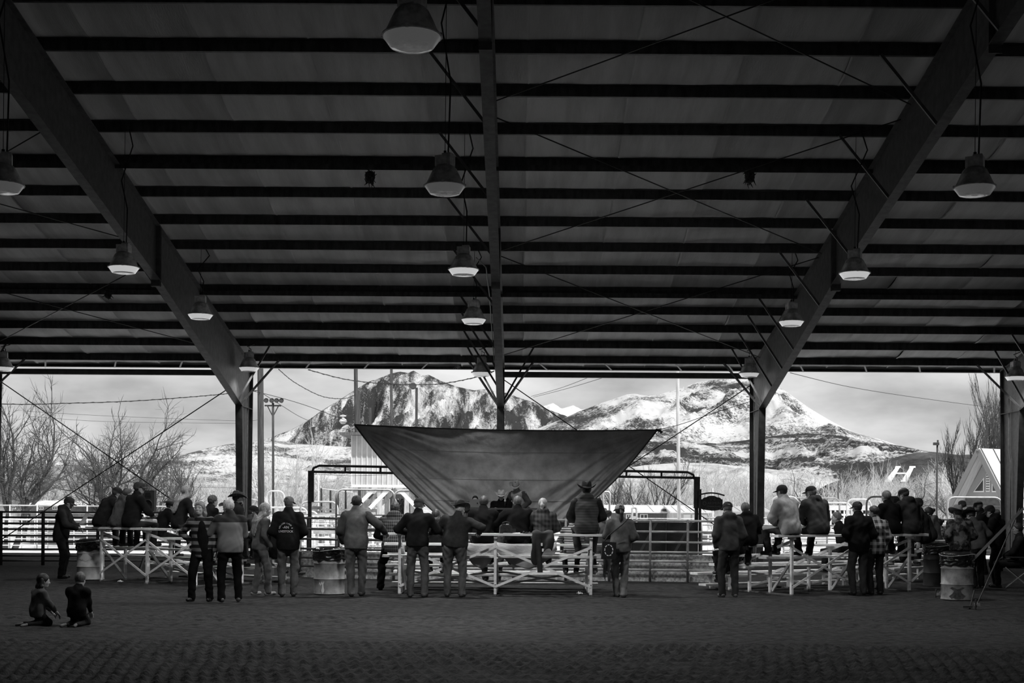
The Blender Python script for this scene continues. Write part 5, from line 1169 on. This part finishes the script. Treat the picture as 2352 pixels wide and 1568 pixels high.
    if inner is not None:
        f = Field(.03); f.ell(ch+B2 @ np.array([-.045*s, .085*s, -.2*s]), B2, np.array([.11, .075, .36])*s); f.cuts.append(lambda q: (hemz-.04*s)-(q-pel)@up1); mesh_from('inner_top', [(*f.net(.0175*qf), 0)], [cloth(inner)], root)
    # shoes
    for hip, k_, an, sg in legs:
        f = Field(.02); fd = nrm([sg*.16, 1, 0]) if not kn else np.array([0, -.4, -.9]); a0 = an+np.array([0, 0, -.045*s])
        if kn: f.cap(an, an+np.array([sg*.02, -.14*s, -.02*s]), .04*s, .035*s)
        else:
            f.cap(a0-fd*.04*s, a0+fd*.13*s, .042*s, .036*s).cap(an+np.array([0, 0, .06*s]), a0-fd*.01, .042*s, .042*s)
            bot = an[2]-.085*s; f.cuts.append(lambda q, bot=bot: bot-q[:, 2])
        mesh_from('boot', [(*f.net(.015*qf), 0)], [leather(boot)], root)
    # body: one continuous figure, with a finer head and hands
    f = Field(.03); torso(f, -.012); f.cap(nk-B2 @ np.array([0, 0, .05]), hc+hM @ np.array([0, -.02, -.06])*hs, .055*s, .052*hs)
    for hip, k_, an, sg in legs: f.cap(hip, k_, .075*w, .05*s); f.cap(k_, an, .048*s, .035*s)
    for S, el, wr, sg, spec in arms: f.cap(S, el, .045*s, .036*s); f.cap(el, wr, .036*s, .026*s)
    parts = [(*f.net(.034*qf), 0)]
    f = Field(.018)
    def hp(*q): return hc+hM @ (np.array(q)*hs)
    f.ell(hp(0, -.012, .025), hM, np.array([.074, .094, .092])*hs).ell(hp(0, .028, -.035), hM, np.array([.058, .066, .085])*hs, .03).ell(hp(0, .055, -.085), hM, np.array([.035, .035, .028])*hs, .03)
    f.cap(hp(0, .09, .012), hp(0, .112, -.028), .008*hs, .014*hs, .012).cap(hp(-.022, .112, -.03), hp(.022, .112, -.03), .001, .001, .001)
    f.cap(hp(-.016, .088, -.068), hp(.016, .088, -.068), .010*hs, None, .01)
    f.cap(hp(-.045, .074, .022), hp(.045, .074, .022), .013*hs, None, .02)
    for sg in (-1, 1): f.ell(hp(sg*.075, -.005, -.012), hM, np.array([.010, .02, .032])*hs, .008); f.ell(hp(sg*.038, .068, -.03), hM, np.array([.022, .02, .022])*hs, .02)
    f.cap(nk-B2 @ np.array([0, 0, .03]), hp(0, -.025, -.05), .054*s, .05*hs, .03)
    parts.append((*f.net(.0105*qf), 0))
    for sg in (-1, 1):
        f = Field(.01); f.ell(hp(sg*.031, .083, .0), hM, np.array([.013, .008, .006])*hs); parts.append((*f.net(.005), 1))
        f = Field(.01); f.cap(hp(sg*.018, .090, .021), hp(sg*.046, .080, .022), .0045*hs); parts.append((*f.net(.004), 1))
    f = Field(.01); f.cap(hp(-.018, .0955, -.068), hp(.018, .0955, -.068), .0055*hs); parts.append((*f.net(.004), 2))
    if glasses:
        for sg in (-1, 1): f = Field(.01); f.ell(hp(sg*.033, .092, .0), hM, np.array([.024, .006, .017])*hs); parts.append((*f.net(.005), 1))
    for S, el, wr, sg, spec in arms:
        d = nrm(wr-el)
        if spec in ('pocket', 'jpocket'): continue
        nn = np.array([-sg*.9, .3, -.1]) if spec == 'hang' else np.array([0, -.1, -1.]) if not (not isinstance(spec, str) and len(spec) > 4) else np.array(spec[4])
        dd = d if spec in ('hang', 'front', 'chin') else nrm(d+np.array([0, .3, -.1]))
        parts.append((*hand_mesh(wr+d*.01, dd, nn, s**.6, .55, sg if spec != 'hang' else sg), 0))
    mesh_from('body', parts, [SKIN, SKIND, LIPS], root)
    # hair
    kind, hv = hair
    if kind:
        f = Field(.02); n_ = hM @ nrm([0, .8, -.6])
        infl = .013 if kind != 'buzz' else .006
        f.ell(hp(0, -.014, .025), hM, np.array([.076, .096, .094])*hs+infl*hs)
        lim = {'short': .012, 'buzz': .012, 'long': .045, 'pony': .02, 'bun': .02, 'bob': .03, 'curly': .03}[kind]*hs
        f.cuts.append(lambda q: (q-hc)@n_-lim)
        if kind in ('short', 'buzz'): zl = -.055*hs; u_ = hM @ np.array([0, 0, 1.]); f.cuts.append(lambda q: zl-(q-hc)@u_)
        fr = np.random.default_rng(seed); ph = fr.uniform(0, 6.28, 3)
        f.noise = lambda q: .0028*np.sin(170*(q[:, 0])+3*np.sin(30*q[:, 2]+ph[0]))*np.sin(110*q[:, 1]+ph[1]) if kind != 'curly' else .008*np.sin(95*q[:, 0]+ph[0])*np.sin(95*q[:, 1]+ph[1])*np.sin(90*q[:, 2])
        prt = [(*f.net(.0105*qf), 0)]
        if kind in ('long', 'bob'):
            ln = .42 if kind == 'long' else .2
            f = Field(.03); bk = nk+B2 @ np.array([0, -.125-puff, -.02])*s
            if kind == 'long': f.ell(bk+B2 @ np.array([0, -.012, .08-ln*.5]), B2, np.array([.09*hs, .032, ln*.5]))
            for xx in (-.07, -.025, .025, .07):
                m1 = hp(xx*1.12, -.062 if abs(xx) < .05 else -.03, -.10); m2 = bk+B2 @ np.array([xx*.9, -.012, .10-ln*.4]) if kind == 'long' else hp(xx*1.15, -.068 if abs(xx) < .05 else -.035, -.19)
                f.cap(hp(xx*.8, -.04, .01), m1, .04*hs, .036*hs); f.cap(m1, m2, .038*hs, .028)
            if kind == 'bob': f.cuts.append(lambda q: (q-hc)@(hM @ nrm([0, .95, -.3]))-.03*hs)
            else: f.cuts.append(lambda q: (q-hc)@(hM @ nrm([0, .95, -.3]))-.035*hs)
            f.noise = lambda q: .004*np.sin(150*q[:, 0]+6*np.sin(14*q[:, 2]+ph[0]))
            prt.append((*f.net(.0105*qf), 0))
        if kind == 'pony':
            f = Field(.02); a0 = hp(0, -.115, -.0) if hat else hp(0, -.12, .03); f.chain([a0, a0+np.array([.01, -.035, -.05]), a0+np.array([.0, -.03, -.15]), a0+np.array([-.02, -.05, -.36])], [.022, .034, .032, .01]); f.noise = lambda q: .003*np.sin(160*q[:, 0]); prt.append((*f.net(.009), 0))
        if kind == 'bun': f = Field(.02); f.ell(hp(0, -.125, .045), hM, np.array([.042, .035, .042])*hs); f.noise = lambda q: .003*np.sin(150*q[:, 0]+80*q[:, 2]); prt.append((*f.net(.009), 0))
        mesh_from('hair', prt, [hairm(hv)], root)
    if beard is not None:
        f = Field(.02); f.ell(hp(0, .042, -.075), hM, np.array([.056, .05, .045])*hs); mesh_from('beard', [(*f.net(.0105*qf), 0)], [hairm(beard)], root)
    if hat: cap_mesh(hs*1.04, hat, hatv, root, hM, hc, brimv)
    root['_hand'] = [float(c) for c in (arms[1][2])]
    return root
def gnd(x, y): p = G(x, y); p.z = 0; return p
# ---- standing spectators, left to right
person('man in dark hooded jacket reading papers at the far left', gnd(140, 1328), 1.80, -88, lean=6, headpitch=24, top=.025, bottom=.01, denimb=False, hat='cap', hatv=.03, hood=True, puff=.035, hem=-.16, armL=(-.1, .34, 1.12), armR=(.1, .36, 1.1), boot=.015)
# papers in his hands
p = gnd(168, 1328); root = empty('open_booklet', (p.x+.2, p.y-.06, 1.2), R(-88), label='open white booklet held by the man at the far left', cat='booklet')
for sgn, tl in ((-1, 62), (1, 8)):
    T_ = Matrix.Rotation(R(tl), 3, 'X'); mb = MB(); mb.box((0, .13, 0), (.34, .28, .006)); mb.v = [tuple(T_ @ Vector(q)) for q in mb.v]; mb.build('page', mat('grey_paper', .5, .8), root)
person('woman in a striped cardigan standing face to camera with hand on hip', gnd(464, 1381), 1.70, 172, lean=0, side=3, headyaw=-2, headpitch=-2, inner=.008, top=.05, topmat=pattern_mat('striped_knit', 'stripe', .16, .012, .115), bottom=.006, denimb=False, hair=('bob', .16), collar=False, puff=.014, hem=-.16, armL='hang', armR='hip', feet=((-.15, .02), (.17, .06)), boot=.008, wide=1.02)
person('grey haired person in a two tone fleece beside the striped cardigan woman', gnd(528, 1382), 1.74, 22, lean=3, headyaw=30, headpitch=12, topmat=pattern_mat('yoke_fleece', 'yoke', .02, .13, 1.36), bottom=.006, denimb=False, hair=('short', .42), collar=True, puff=.035, hem=-.1, armL=(-.12, .3, 1.2), armR='front', feet=((-.15, -.02), (.16, .08)), boot=.05, wide=1.1)
person('long haired young woman in a pale hoodie and flared jeans', gnd(597, 1367), 1.68, -52, lean=3, headyaw=-12, headpitch=8, top=.10, bottom=.09, hair=('long', .24), hood=False, puff=.016, hem=-.08, armL='pocket', armR='pocket', feet=((-.08, -.08), (.1, .12)), boot=.25, wide=.92)
who = person('man in a black livestock jacket with white back lettering', gnd(661, 1369), 1.80, 6, lean=2, headyaw=-16, headpitch=4, top=.012, bottom=.085, hat='capb', hatv=.12, hair=('buzz', .12), hood=False, puff=.035, hem=-.13, armL='jpocket', armR='jpocket', feet=((-.1, -.05), (.1, .05)), boot=.04)
def backtext(root, body, size, z, arc=None, dz=0):
    from mathutils import bvhtree
    jk = [c for c in root.children if c.name.startswith('jacket')][0]
    bv = bvhtree.BVHTree.FromPolygons([v.co.copy() for v in jk.data.vertices], [tuple(p.vertices) for p in jk.data.polygons])
    M = Matrix.Translation((-.035, -.4, z)) @ Matrix.Rotation(R(90), 4, 'X')
    o_ = text_mesh('back_lettering', body, size, mat('white_print', .8, .8), root, M, arc=arc, depth=.003)
    for v in o_.data.vertices:                                   # lay the print on the cloth
        h = bv.ray_cast(Vector((v.co.x, -.6, v.co.z)), Vector((0, 1, 0)))
        if h[0]: v.co.y = h[0].y-.003+(v.co.y+.4)
    return o_
backtext(who, 'LIVESTOCK', .052, 1.165, dz=-.012); backtext(who, '-AN', .066, 1.235, dz=-.004); backtext(who, 'NELSON LAND &', .036, 1.215, arc=(.105, 2.9), dz=-.002)
person('man in a grey vest and cap leaning a hand on the centre bleacher', gnd(817, 1369), 1.83, 2, lean=3, headyaw=4, headpitch=6, top=.11, sleeve=.05, bottom=.085, hat='capb', hatv=.07, hair=('short', .02), puff=.035, hem=-.12, armL='pocket', armR=(.52, .12, 1.17, (.6, -.6, -.4)), feet=((-.07, -.08), (.09, .1)), shirt=pattern_mat('plaid_tail', 'vstripe', .05, .22, .03), boot=.03, wide=1.06)
person('man in dark jacket and cap leaning on the centre bleacher', gnd(958, 1371), 1.80, -3, lean=8, headpitch=10, top=.012, bottom=.075, hat='cap', hatv=.02, hair=('buzz', .1), puff=.028, hem=-.06, armL=(-.24, .33, 1.16), armR=(.2, .35, 1.16), feet=((-.12, -.03), (.13, .0)), boot=.05)
person('broad man in dark sweater and dark cowboy hat leaning on the centre bleacher', gnd(1043, 1371), 1.74, -8, lean=9, side=4, headyaw=-30, headpitch=12, top=.028, bottom=.085, hat='cowboy', hatv=.02, hair=('short', .4), puff=.03, hem=-.05, armL=(-.26, .3, 1.15), armR=(.42, .22, 1.18, (1, -.6, -.2)), feet=((-.13, .0), (.14, .02)), wide=1.22, belly=.04, boot=.03)
person('woman in cap and ponytail with a patterned shoulder bag', gnd(1424, 1372), 1.70, 6, lean=3, headyaw=0, headpitch=4, top=.10, bottom=.10, hat='capb', hatv=.22, brimv=.2, hair=('pony', .02), hood=False, puff=.022, hem=-.09, armL='front', armR='jpocket', feet=((-.05, .05), (.06, -.06)), boot=.03, wide=1.0)
p = gnd(1398, 1375); root = empty('shoulder_bag', (p.x, p.y+.02, .72), R(8), label='black patterned shoulder bag of the ponytail woman', cat='bag')
MB().prism([(-.14, -.03, 0), (.12, -.03, 0), (.13, -.03, .3), (-.12, -.03, .32)], (0, .07, 0)).build('pouch', mat('bag_black', .01, .7), root)
for k in range(9): MB().bar((-.01+.075*cos(k*.7), -.035, .16+.1*sin(k*.7)), (-.01+.075*cos(k*.7+.45), -.035, .16+.1*sin(k*.7+.45)), .012, .014).build('motif', M_white2, root)
MB().tube([(-.1, 0, .3), (-.02, -.02, .42), (.2, -.17, .62), (.34, -.14, .76)], .012, 5).build('bag_strap', M_spk, root)
for k in range(4): MB().tube([(-.1+.015*k, -.03, .02), (-.11+.012*k, -.04, -.3-.03*k)], .006, 4).build('fringe', M_spk, root)
person('man in a hooded sweatshirt and cap standing left of the right bleacher', gnd(1674, 1372), 1.76, 8, lean=4, headyaw=0, headpitch=12, top=.055, bottom=.03, hat='capb', hatv=.03, brimv=.14, hair=('buzz', .1), hood=True, puff=.03, hem=-.09, armL='pocket', armR='pocket', feet=((-.12, .02), (.12, .0)), boot=.06)
person('man in black jacket and mesh cap standing at the right bleacher', gnd(1972, 1366), 1.78, 10, lean=2, headyaw=8, headpitch=6, top=.009, bottom=.045, hat='capb', hatv=.03, brimv=.1, hair=('buzz', .04), hood=False, puff=.035, hem=-.13, armL='jpocket', armR='jpocket', boot=.012)
person('person in a plaid flannel shirt standing at the right bleacher', gnd(2012, 1365), 1.70, 14, lean=2, headyaw=40, headpitch=8, topmat=pattern_mat('plaid_flannel', 'plaid', .025, .34, .12, .12), bottom=.02, hair=('short', .03), puff=.022, hem=-.14, armL='front', armR='pocket', boot=.01, wide=.95)
person('man in white cowboy hat and camouflage jacket behind the stained drum', gnd(2205, 1358), 1.70, 12, lean=4, headpitch=10, topmat=mat('camouflage', .06, .9, ns=9, na=.75, lo=.45, hi=.55), bottom=.012, hat='cowboy', hatv=.22, hair=('short', .05), puff=.035, hem=-.1, armL='jpocket', armR='jpocket', wide=1.08)
person('stooping man in grey sweatshirt beside the camouflage jacket', gnd(2248, 1352), 1.68, 25, lean=14, headpitch=20, top=.07, bottom=.01, denimb=False, hat='cowboy', hatv=.012, hair=('short', .05), puff=.025, armL='front', armR='jpocket')
person('man in black cap and black jacket looking down at the right', gnd(2290, 1348), 1.74, 62, lean=6, headpitch=22, top=.008, bottom=.01, denimb=False, hat='cap', hatv=.012, hair=('short', .02), puff=.03, armL='front', armR='front', hood=True)
person('older man in a tall dark hat and jacket facing left', gnd(2262, 1318), 1.86, 75, lean=8, headpitch=10, top=.02, bottom=.012, denimb=False, hat='flat', hatv=.015, hair=('short', .3), puff=.035, armL='front', armR='front', wide=1.1, glasses=True)
person('person in a tan hat behind the older man at the right', gnd(2215, 1312), 1.84, 20, top=.03, bottom=.02, hat='beanie', hatv=.12, hair=('long', .12), puff=.03, headpitch=8)
person('person in a pale cap behind the black capped man', gnd(2296, 1312), 1.62, 40, top=.02, bottom=.02, hat='cap', hatv=.4, hair=('short', .1), headpitch=12)
# ---- children on the dirt
person('child with dark shoulder length hair sitting on the dirt', gnd(86, 1438), 1.06, -50, 'kneel', lean=4, headyaw=-8, headpitch=10, top=.07, bottom=.01, hair=('bob', .01), hood=False, armL=(-.06, .24, .15), armR=(.1, .26, .13), boot=.08, puff=.015)
person('fair haired child in dark jacket kneeling on the dirt', gnd(176, 1438), 1.10, -8, 'kneel', lean=6, headpitch=14, top=.008, bottom=.012, hair=('short', .07), armL=(-.09, .24, .14), armR=(.09, .24, .14), boot=.08, puff=.018)
# ---- seated on the left bleacher
ly = -35
def sitL(label, px, k, **a): return person(label, seat('L', px, k), yaw=a.pop('yaw', ly-12), pose='sit', **a)
sitL('hunched man in dark jacket and cap, leftmost on the left bleacher', 232, 0, H=1.78, lean=20, headpitch=24, headyaw=-16, top=.018, bottom=.02, hat='cap', hatv=.02, hair=('short', .05), armL='knee', armR='knee', puff=.035, wide=1.08)
sitL('person in pale hooded sweatshirt seated second on the left bleacher', 268, 0, H=1.66, lean=14, headpitch=10, headyaw=-14, top=.075, bottom=.03, hair=('short', .08), hood=True, armL='lap', armR='lap', puff=.025)
sitL('heavy man in dark coat and cap beside the loudspeaker', 301, 0, H=1.86, lean=7, headpitch=4, headyaw=-24, top=.012, bottom=.02, hat='cap', hatv=.035, hair=('short', .06), armL='lap', armR=(.1, .42, .28), puff=.035, wide=1.1, belly=.02, footdrop=.4)
sitL('woman with long fair hair seated at the right of the left bleacher', 411, 0, H=1.70, lean=8, headpitch=2, headyaw=6, top=.016, bottom=.02, hair=('long', .26), armL='lap', armR='lap', puff=.02)
sitL('boy in a pale cowboy hat seated on the second row of the left bleacher', 366, 1, H=1.55, lean=16, headpitch=18, headyaw=-20, top=.008, bottom=.012, hat='cowboy', hatv=.12, hair=('short', .03), armL='knee', armR='knee')
sitL('person in knitted cap and pale collar behind the fair haired woman', 447, 2, H=1.6, lean=12, headpitch=10, headyaw=-20, top=.02, bottom=.02, hat='beanie', hatv=.09, hair=('short', .05), hood=True)
sitL('person in fuzzy hat and white collar on the left bleacher', 470, 1, H=1.74, lean=9, headpitch=4, top=.016, bottom=.015, hair=('curly', .06), hood=False, puff=.035, wide=1.12)
sitL('bearded man in a dark cowboy hat on the left bleacher', 531, 1, H=1.84, lean=6, headpitch=2, headyaw=-36, top=.02, bottom=.02, hat='cowboy', hatv=.045, hair=('short', .02), beard=.02)
sitL('person in a cowboy hat partly behind the bearded man', 509, 2, H=1.86, lean=6, headpitch=4, top=.02, bottom=.02, hat='cowboy', hatv=.03, hair=('short', .05))
sitL('man in black cap and denim jacket seated facing right', 560, 2, H=1.72, lean=10, headpitch=8, headyaw=-30, yaw=-65, top=.045, bottom=.03, hat='cap', hatv=.008, hair=('short', .05), glasses=True, armL='lap', armR='lap')
sitL('person in a light hood hunched behind the livestock jacket man', 622, 3, H=1.7, lean=14, headpitch=28, top=.008, bottom=.012, hat='beanie', hatv=.12, hair=(None, 0), hood=False, puff=.035, wide=1.1, footdrop=.36, feet=((-.05, .35), (.35, .5)))
sitL('boy in cap and spectacles facing right behind the hooded person', 636, 3, H=1.78, yaw=-70, lean=2, headpitch=4, headyaw=-12, top=.02, bottom=.02, hat='cap', hatv=.03, hair=('short', .04), glasses=True, footdrop=.36)
# ---- seated on the centre bleacher
def sitC(label, px, k, **a): return person(label, seat('C', px, k), yaw=a.pop('yaw', 0), pose='sit', **a)
sitC('person in dark hood and knotted fleece vest on the centre bleacher', 905, 2, H=1.95, lean=8, headpitch=10, topmat=pattern_mat('patterned_fleece', 'plaid', .012, .10, .06, .04), sleeve=.01, bottom=.008, denimb=False, hair=('curly', .06), hood=True, puff=.035, wide=1.05, armL='lap', armR='lap', feet=((-.24, .12, -.33), (.12, .3)), boot=.01)
sitC('dark haired woman in shiny headgear between two standing men', 1000, 2, H=1.6, lean=6, headpitch=14, top=.01, bottom=.02, hair=('bob', .025), armL='lap', armR='lap')
sitC('man in black coat seated left on the pale blanket', 1110, 1, H=1.76, lean=9, headpitch=14, headyaw=-10, top=.006, bottom=.01, hair=('short', .04), hood=False, puff=.035, wide=1.08, armL='lap', armR='lap')
sitC('short haired man in black jacket seated by the camera bag', 1189, 1, H=1.78, lean=10, headpitch=6, top=.006, bottom=.01, hair=('buzz', .10), puff=.04, wide=1.2, armL=(-.36, .28, .22), armR='lap')
sitC('blonde woman in quilted plaid jacket beside the hanging coat', 1247, 1, H=1.66, lean=7, headpitch=4, headyaw=-14, topmat=pattern_mat('quilted_plaid', 'plaid', .02, .055, .09, .07), bottom=.02, hair=('pony', .3), hood=True, puff=.03, armL='lap', armR='lap')
sitC('man in black cowboy hat and quilted vest high on the centre bleacher', 1348, 0, H=1.82, lean=5, headpitch=2, topmat=pattern_mat('quilted_vest', 'stripe', .045, .03, .05), sleeve=.02, bottom=.045, hat='cowboy', hatv=.012, hair=('short', .03), hood=True, puff=.03, wide=1.1, armL='lap', armR='lap', boot=.05)
sitC('person in a pale hat glimpsed between the black coats', 1130, 3, H=1.72, lean=8, headpitch=8, headyaw=-25, top=.06, bottom=.03, hat='cowboy', hatv=.16, hair=('long', .14), armL='chin', armR='lap')
sitC('dark haired child in a striped shirt in front of the quilted vest man', 1314, 2, H=1.42, lean=10, headpitch=12, topmat=pattern_mat('striped_shirt', 'stripe', .3, .03, .045), bottom=.02, hair=('curly', .015), puff=.014, armL='knee', armR='knee')
sitC('person in a straw cowboy hat behind the quilted vest man', 1383, 2, H=1.62, lean=4, headpitch=8, headyaw=-40, top=.09, bottom=.09, hat='cowboy', hatv=.26, hair=('short', .08), armL='lap', armR='lap', boot=.12)
# ---- seated on the right bleacher
ry = 29
def sitR(label, px, k, **a): return person(label, seat('R', px, k), yaw=a.pop('yaw', ry), pose='sit', **a)
sitR('man in pale canvas jacket seated high on the right bleacher', 1815, 0, H=1.84, yaw=38, lean=9, headpitch=6, headyaw=2, top=.30, bottom=.03, hat='cap', hatv=.02, hair=('buzz', .04), puff=.045, wide=1.16, armL='lap', armR='lap', boot=.03, footdrop=.4)
sitR('man in dark hooded coat seated right of the pale canvas jacket', 1880, 0, H=1.82, yaw=26, lean=10, headpitch=8, headyaw=22, top=.045, bottom=.008, hat='cap', hatv=.015, hair=('short', .2), hood=True, puff=.04, wide=1.14, armL='lap', armR='lap')
sitR('black hatted rancher seated left of the right column', 1682, 3, H=1.82, yaw=10, lean=4, headyaw=-40, headpitch=4, top=.006, bottom=.01, hat='cowboy', hatv=.02, hair=('short', .05))
sitR('person in a grey rounded cap next to the black hatted rancher', 1690, 2, H=1.66, lean=12, headpitch=18, top=.006, bottom=.01, hat='beanie', hatv=.07, hair=('short', .05))
sitR('person with short grey hair and dark hooded jacket left on the right bleacher', 1720, 1, H=1.58, yaw=10, lean=12, headpitch=10, headyaw=-8, top=.010, bottom=.01, hair=('short', .10), hood=True, puff=.03, armL='lap', armR='lap')
sitR('woman in sunglasses seated low behind the dark hooded coat man', 1940, 2, H=1.60, yaw=60, lean=8, headpitch=6, headyaw=15, top=.01, bottom=.02, hair=('short', .10), glasses=True)
sitR('person with pale hair and black top at the right end of the right bleacher', 2050, 0, H=1.66, lean=8, headpitch=6, top=.006, bottom=.012, hair=('short', .12), puff=.03, armL='lap', armR='lap', wide=1.05)
sitR('man in flat cap and long hooded coat at the end of the right bleacher', 2094, 0, H=1.80, lean=8, headpitch=16, headyaw=24, top=.025, bottom=.012, hat='flat', hatv=.012, hair=('short', .05), hood=True, puff=.035, armL='lap', armR='lap')
sitR('capped man facing left behind the long hooded coat', 2122, 1, H=1.78, yaw=60, lean=4, headpitch=2, headyaw=15, top=.02, bottom=.02, hat='cap', hatv=.015, hair=('short', .05))
def sitQ(label, px, k, **a): return person(label, seat('Q', px, k), yaw=a.pop('yaw', 45), pose='sit', **a)
sitQ('grey haired man in dark jacket sitting sideways at the bleacher end', 2136, 0, H=1.72, yaw=78, lean=16, headpitch=12, top=.03, bottom=.025, hair=('short', .12), puff=.03, armL='knee', armR='knee')
sitQ('woman with dark bun and grey hoodie on the short bleacher', 2150, 1, H=1.78, yaw=60, lean=6, headpitch=8, headyaw=10, top=.09, bottom=.03, hair=('bun', .015), hood=True, glasses=True)
sitQ('woman with bun and patterned scarf right on the short bleacher', 2176, 2, H=1.66, yaw=66, lean=10, headpitch=12, topmat=mat('patterned_scarf', .12, .9, ns=25, na=.8, lo=.45, hi=.55), bottom=.03, hair=('bun', .02))
# ---- auctioneers
def block(x, z): p = P(x, 1160, bY+.75); p.z = z; return p
person('man in white cowboy hat speaking into a microphone at the auction block', block(1153, 1.12), 1.80, 172, 'sit', lean=8, headyaw=8, headpitch=10, top=.006, bottom=.01, hat='cowboy', hatv=.55, hair=('short', .1), puff=.03, wide=1.15, armL=(.02, .25, .42, (-1, -.2, -.8)), armR='front', collar=True)
person('standing man in pale hat and vest leaning over the auction block', Vector((P(1196, 1150, bY+1.0).x, bY+1.0, .58)), 1.78, 150, lean=18, headyaw=18, headpitch=26, top=.32, sleeve=.06, bottom=.03, hat='cowboy', hatv=.34, hair=('short', .04), puff=.03, armL=(-.22, .32, 1.0), armR=(.2, .38, 1.0))
person('dark haired clerk behind the open laptop', block(1092, 1.06), 1.62, 178, 'sit', lean=4, headpitch=4, top=.006, bottom=.01, hair=('short', .012), armL='front', armR='front')
p = P(1092, 1167, bY+.1); p.z = zT+.025; root = empty('laptop', p, R(4), label='open grey laptop on the auction block', cat='laptop')
MB().box((0, .1, .008), (.33, .22, .016)).build('keyboard_base', mat('laptop_grey', .22, .4), root); MB().prism([(-.165, -.02, .01), (.165, -.02, .01), (.165, -.09, .23), (-.165, -.09, .23)], (0, .008, 0)).build('lid', mat('laptop_grey', .22, .4), root); MB().box((.05, -.068, .12), (.03, .004, .035)).build('lid_mark', M_spk, root)
p = P(1160, 1157, bY+.42); root = empty('microphone', p, label='handheld microphone held by the white hatted man', cat='microphone')
MB().tube([(0, 0, -.1), (0, 0, .05)], [.012, .016], 8).build('handle', M_spk, root, smooth=True); MB().lathe([(.001, .0), (.022, .015), (.028, .04), (.022, .065), (.001, .075)], 12, (0, 0, .05)).build('head', mat('silver_badge', .6, .3), root, smooth=True)
# ---- seated man on a camp chair at the right edge
p = gnd(2338, 1350); person('man in a dark cap on a folding chair at the right edge', Vector((p.x, p.y, .45)), 1.74, 70, 'sit', lean=-6, headpitch=6, top=.02, bottom=.012, hair=('short', .03), glasses=True, armL='lap', armR='lap', footdrop=.45)
root = empty('folding_chair', (p.x, p.y, 0), R(70), label='dark folding camp chair at the right edge', cat='chair')
MB().grid(lambda u, v: ((u-.5)*.5, (v-.5)*.5, .44-.03*sin(pi*u)), 8, 8).build('seat', M_spk, root); MB().grid(lambda u, v: ((u-.5)*.5, -.25-.08*v, .46+.5*v), 8, 8).build('backrest', M_spk, root)
for sx_ in (-1, 1):
    for sy in (-1, 1): MB().tube([(sx_*.25, sy*.25, .44), (-sx_*.22*.2+sx_*.2, -sy*.25, 0)], .012, 6).build('leg', M_railg, root)
    MB().tube([(sx_*.26, -.25, .65), (sx_*.26, .25, .65)], .018, 6).build('armrest', M_spk, root)
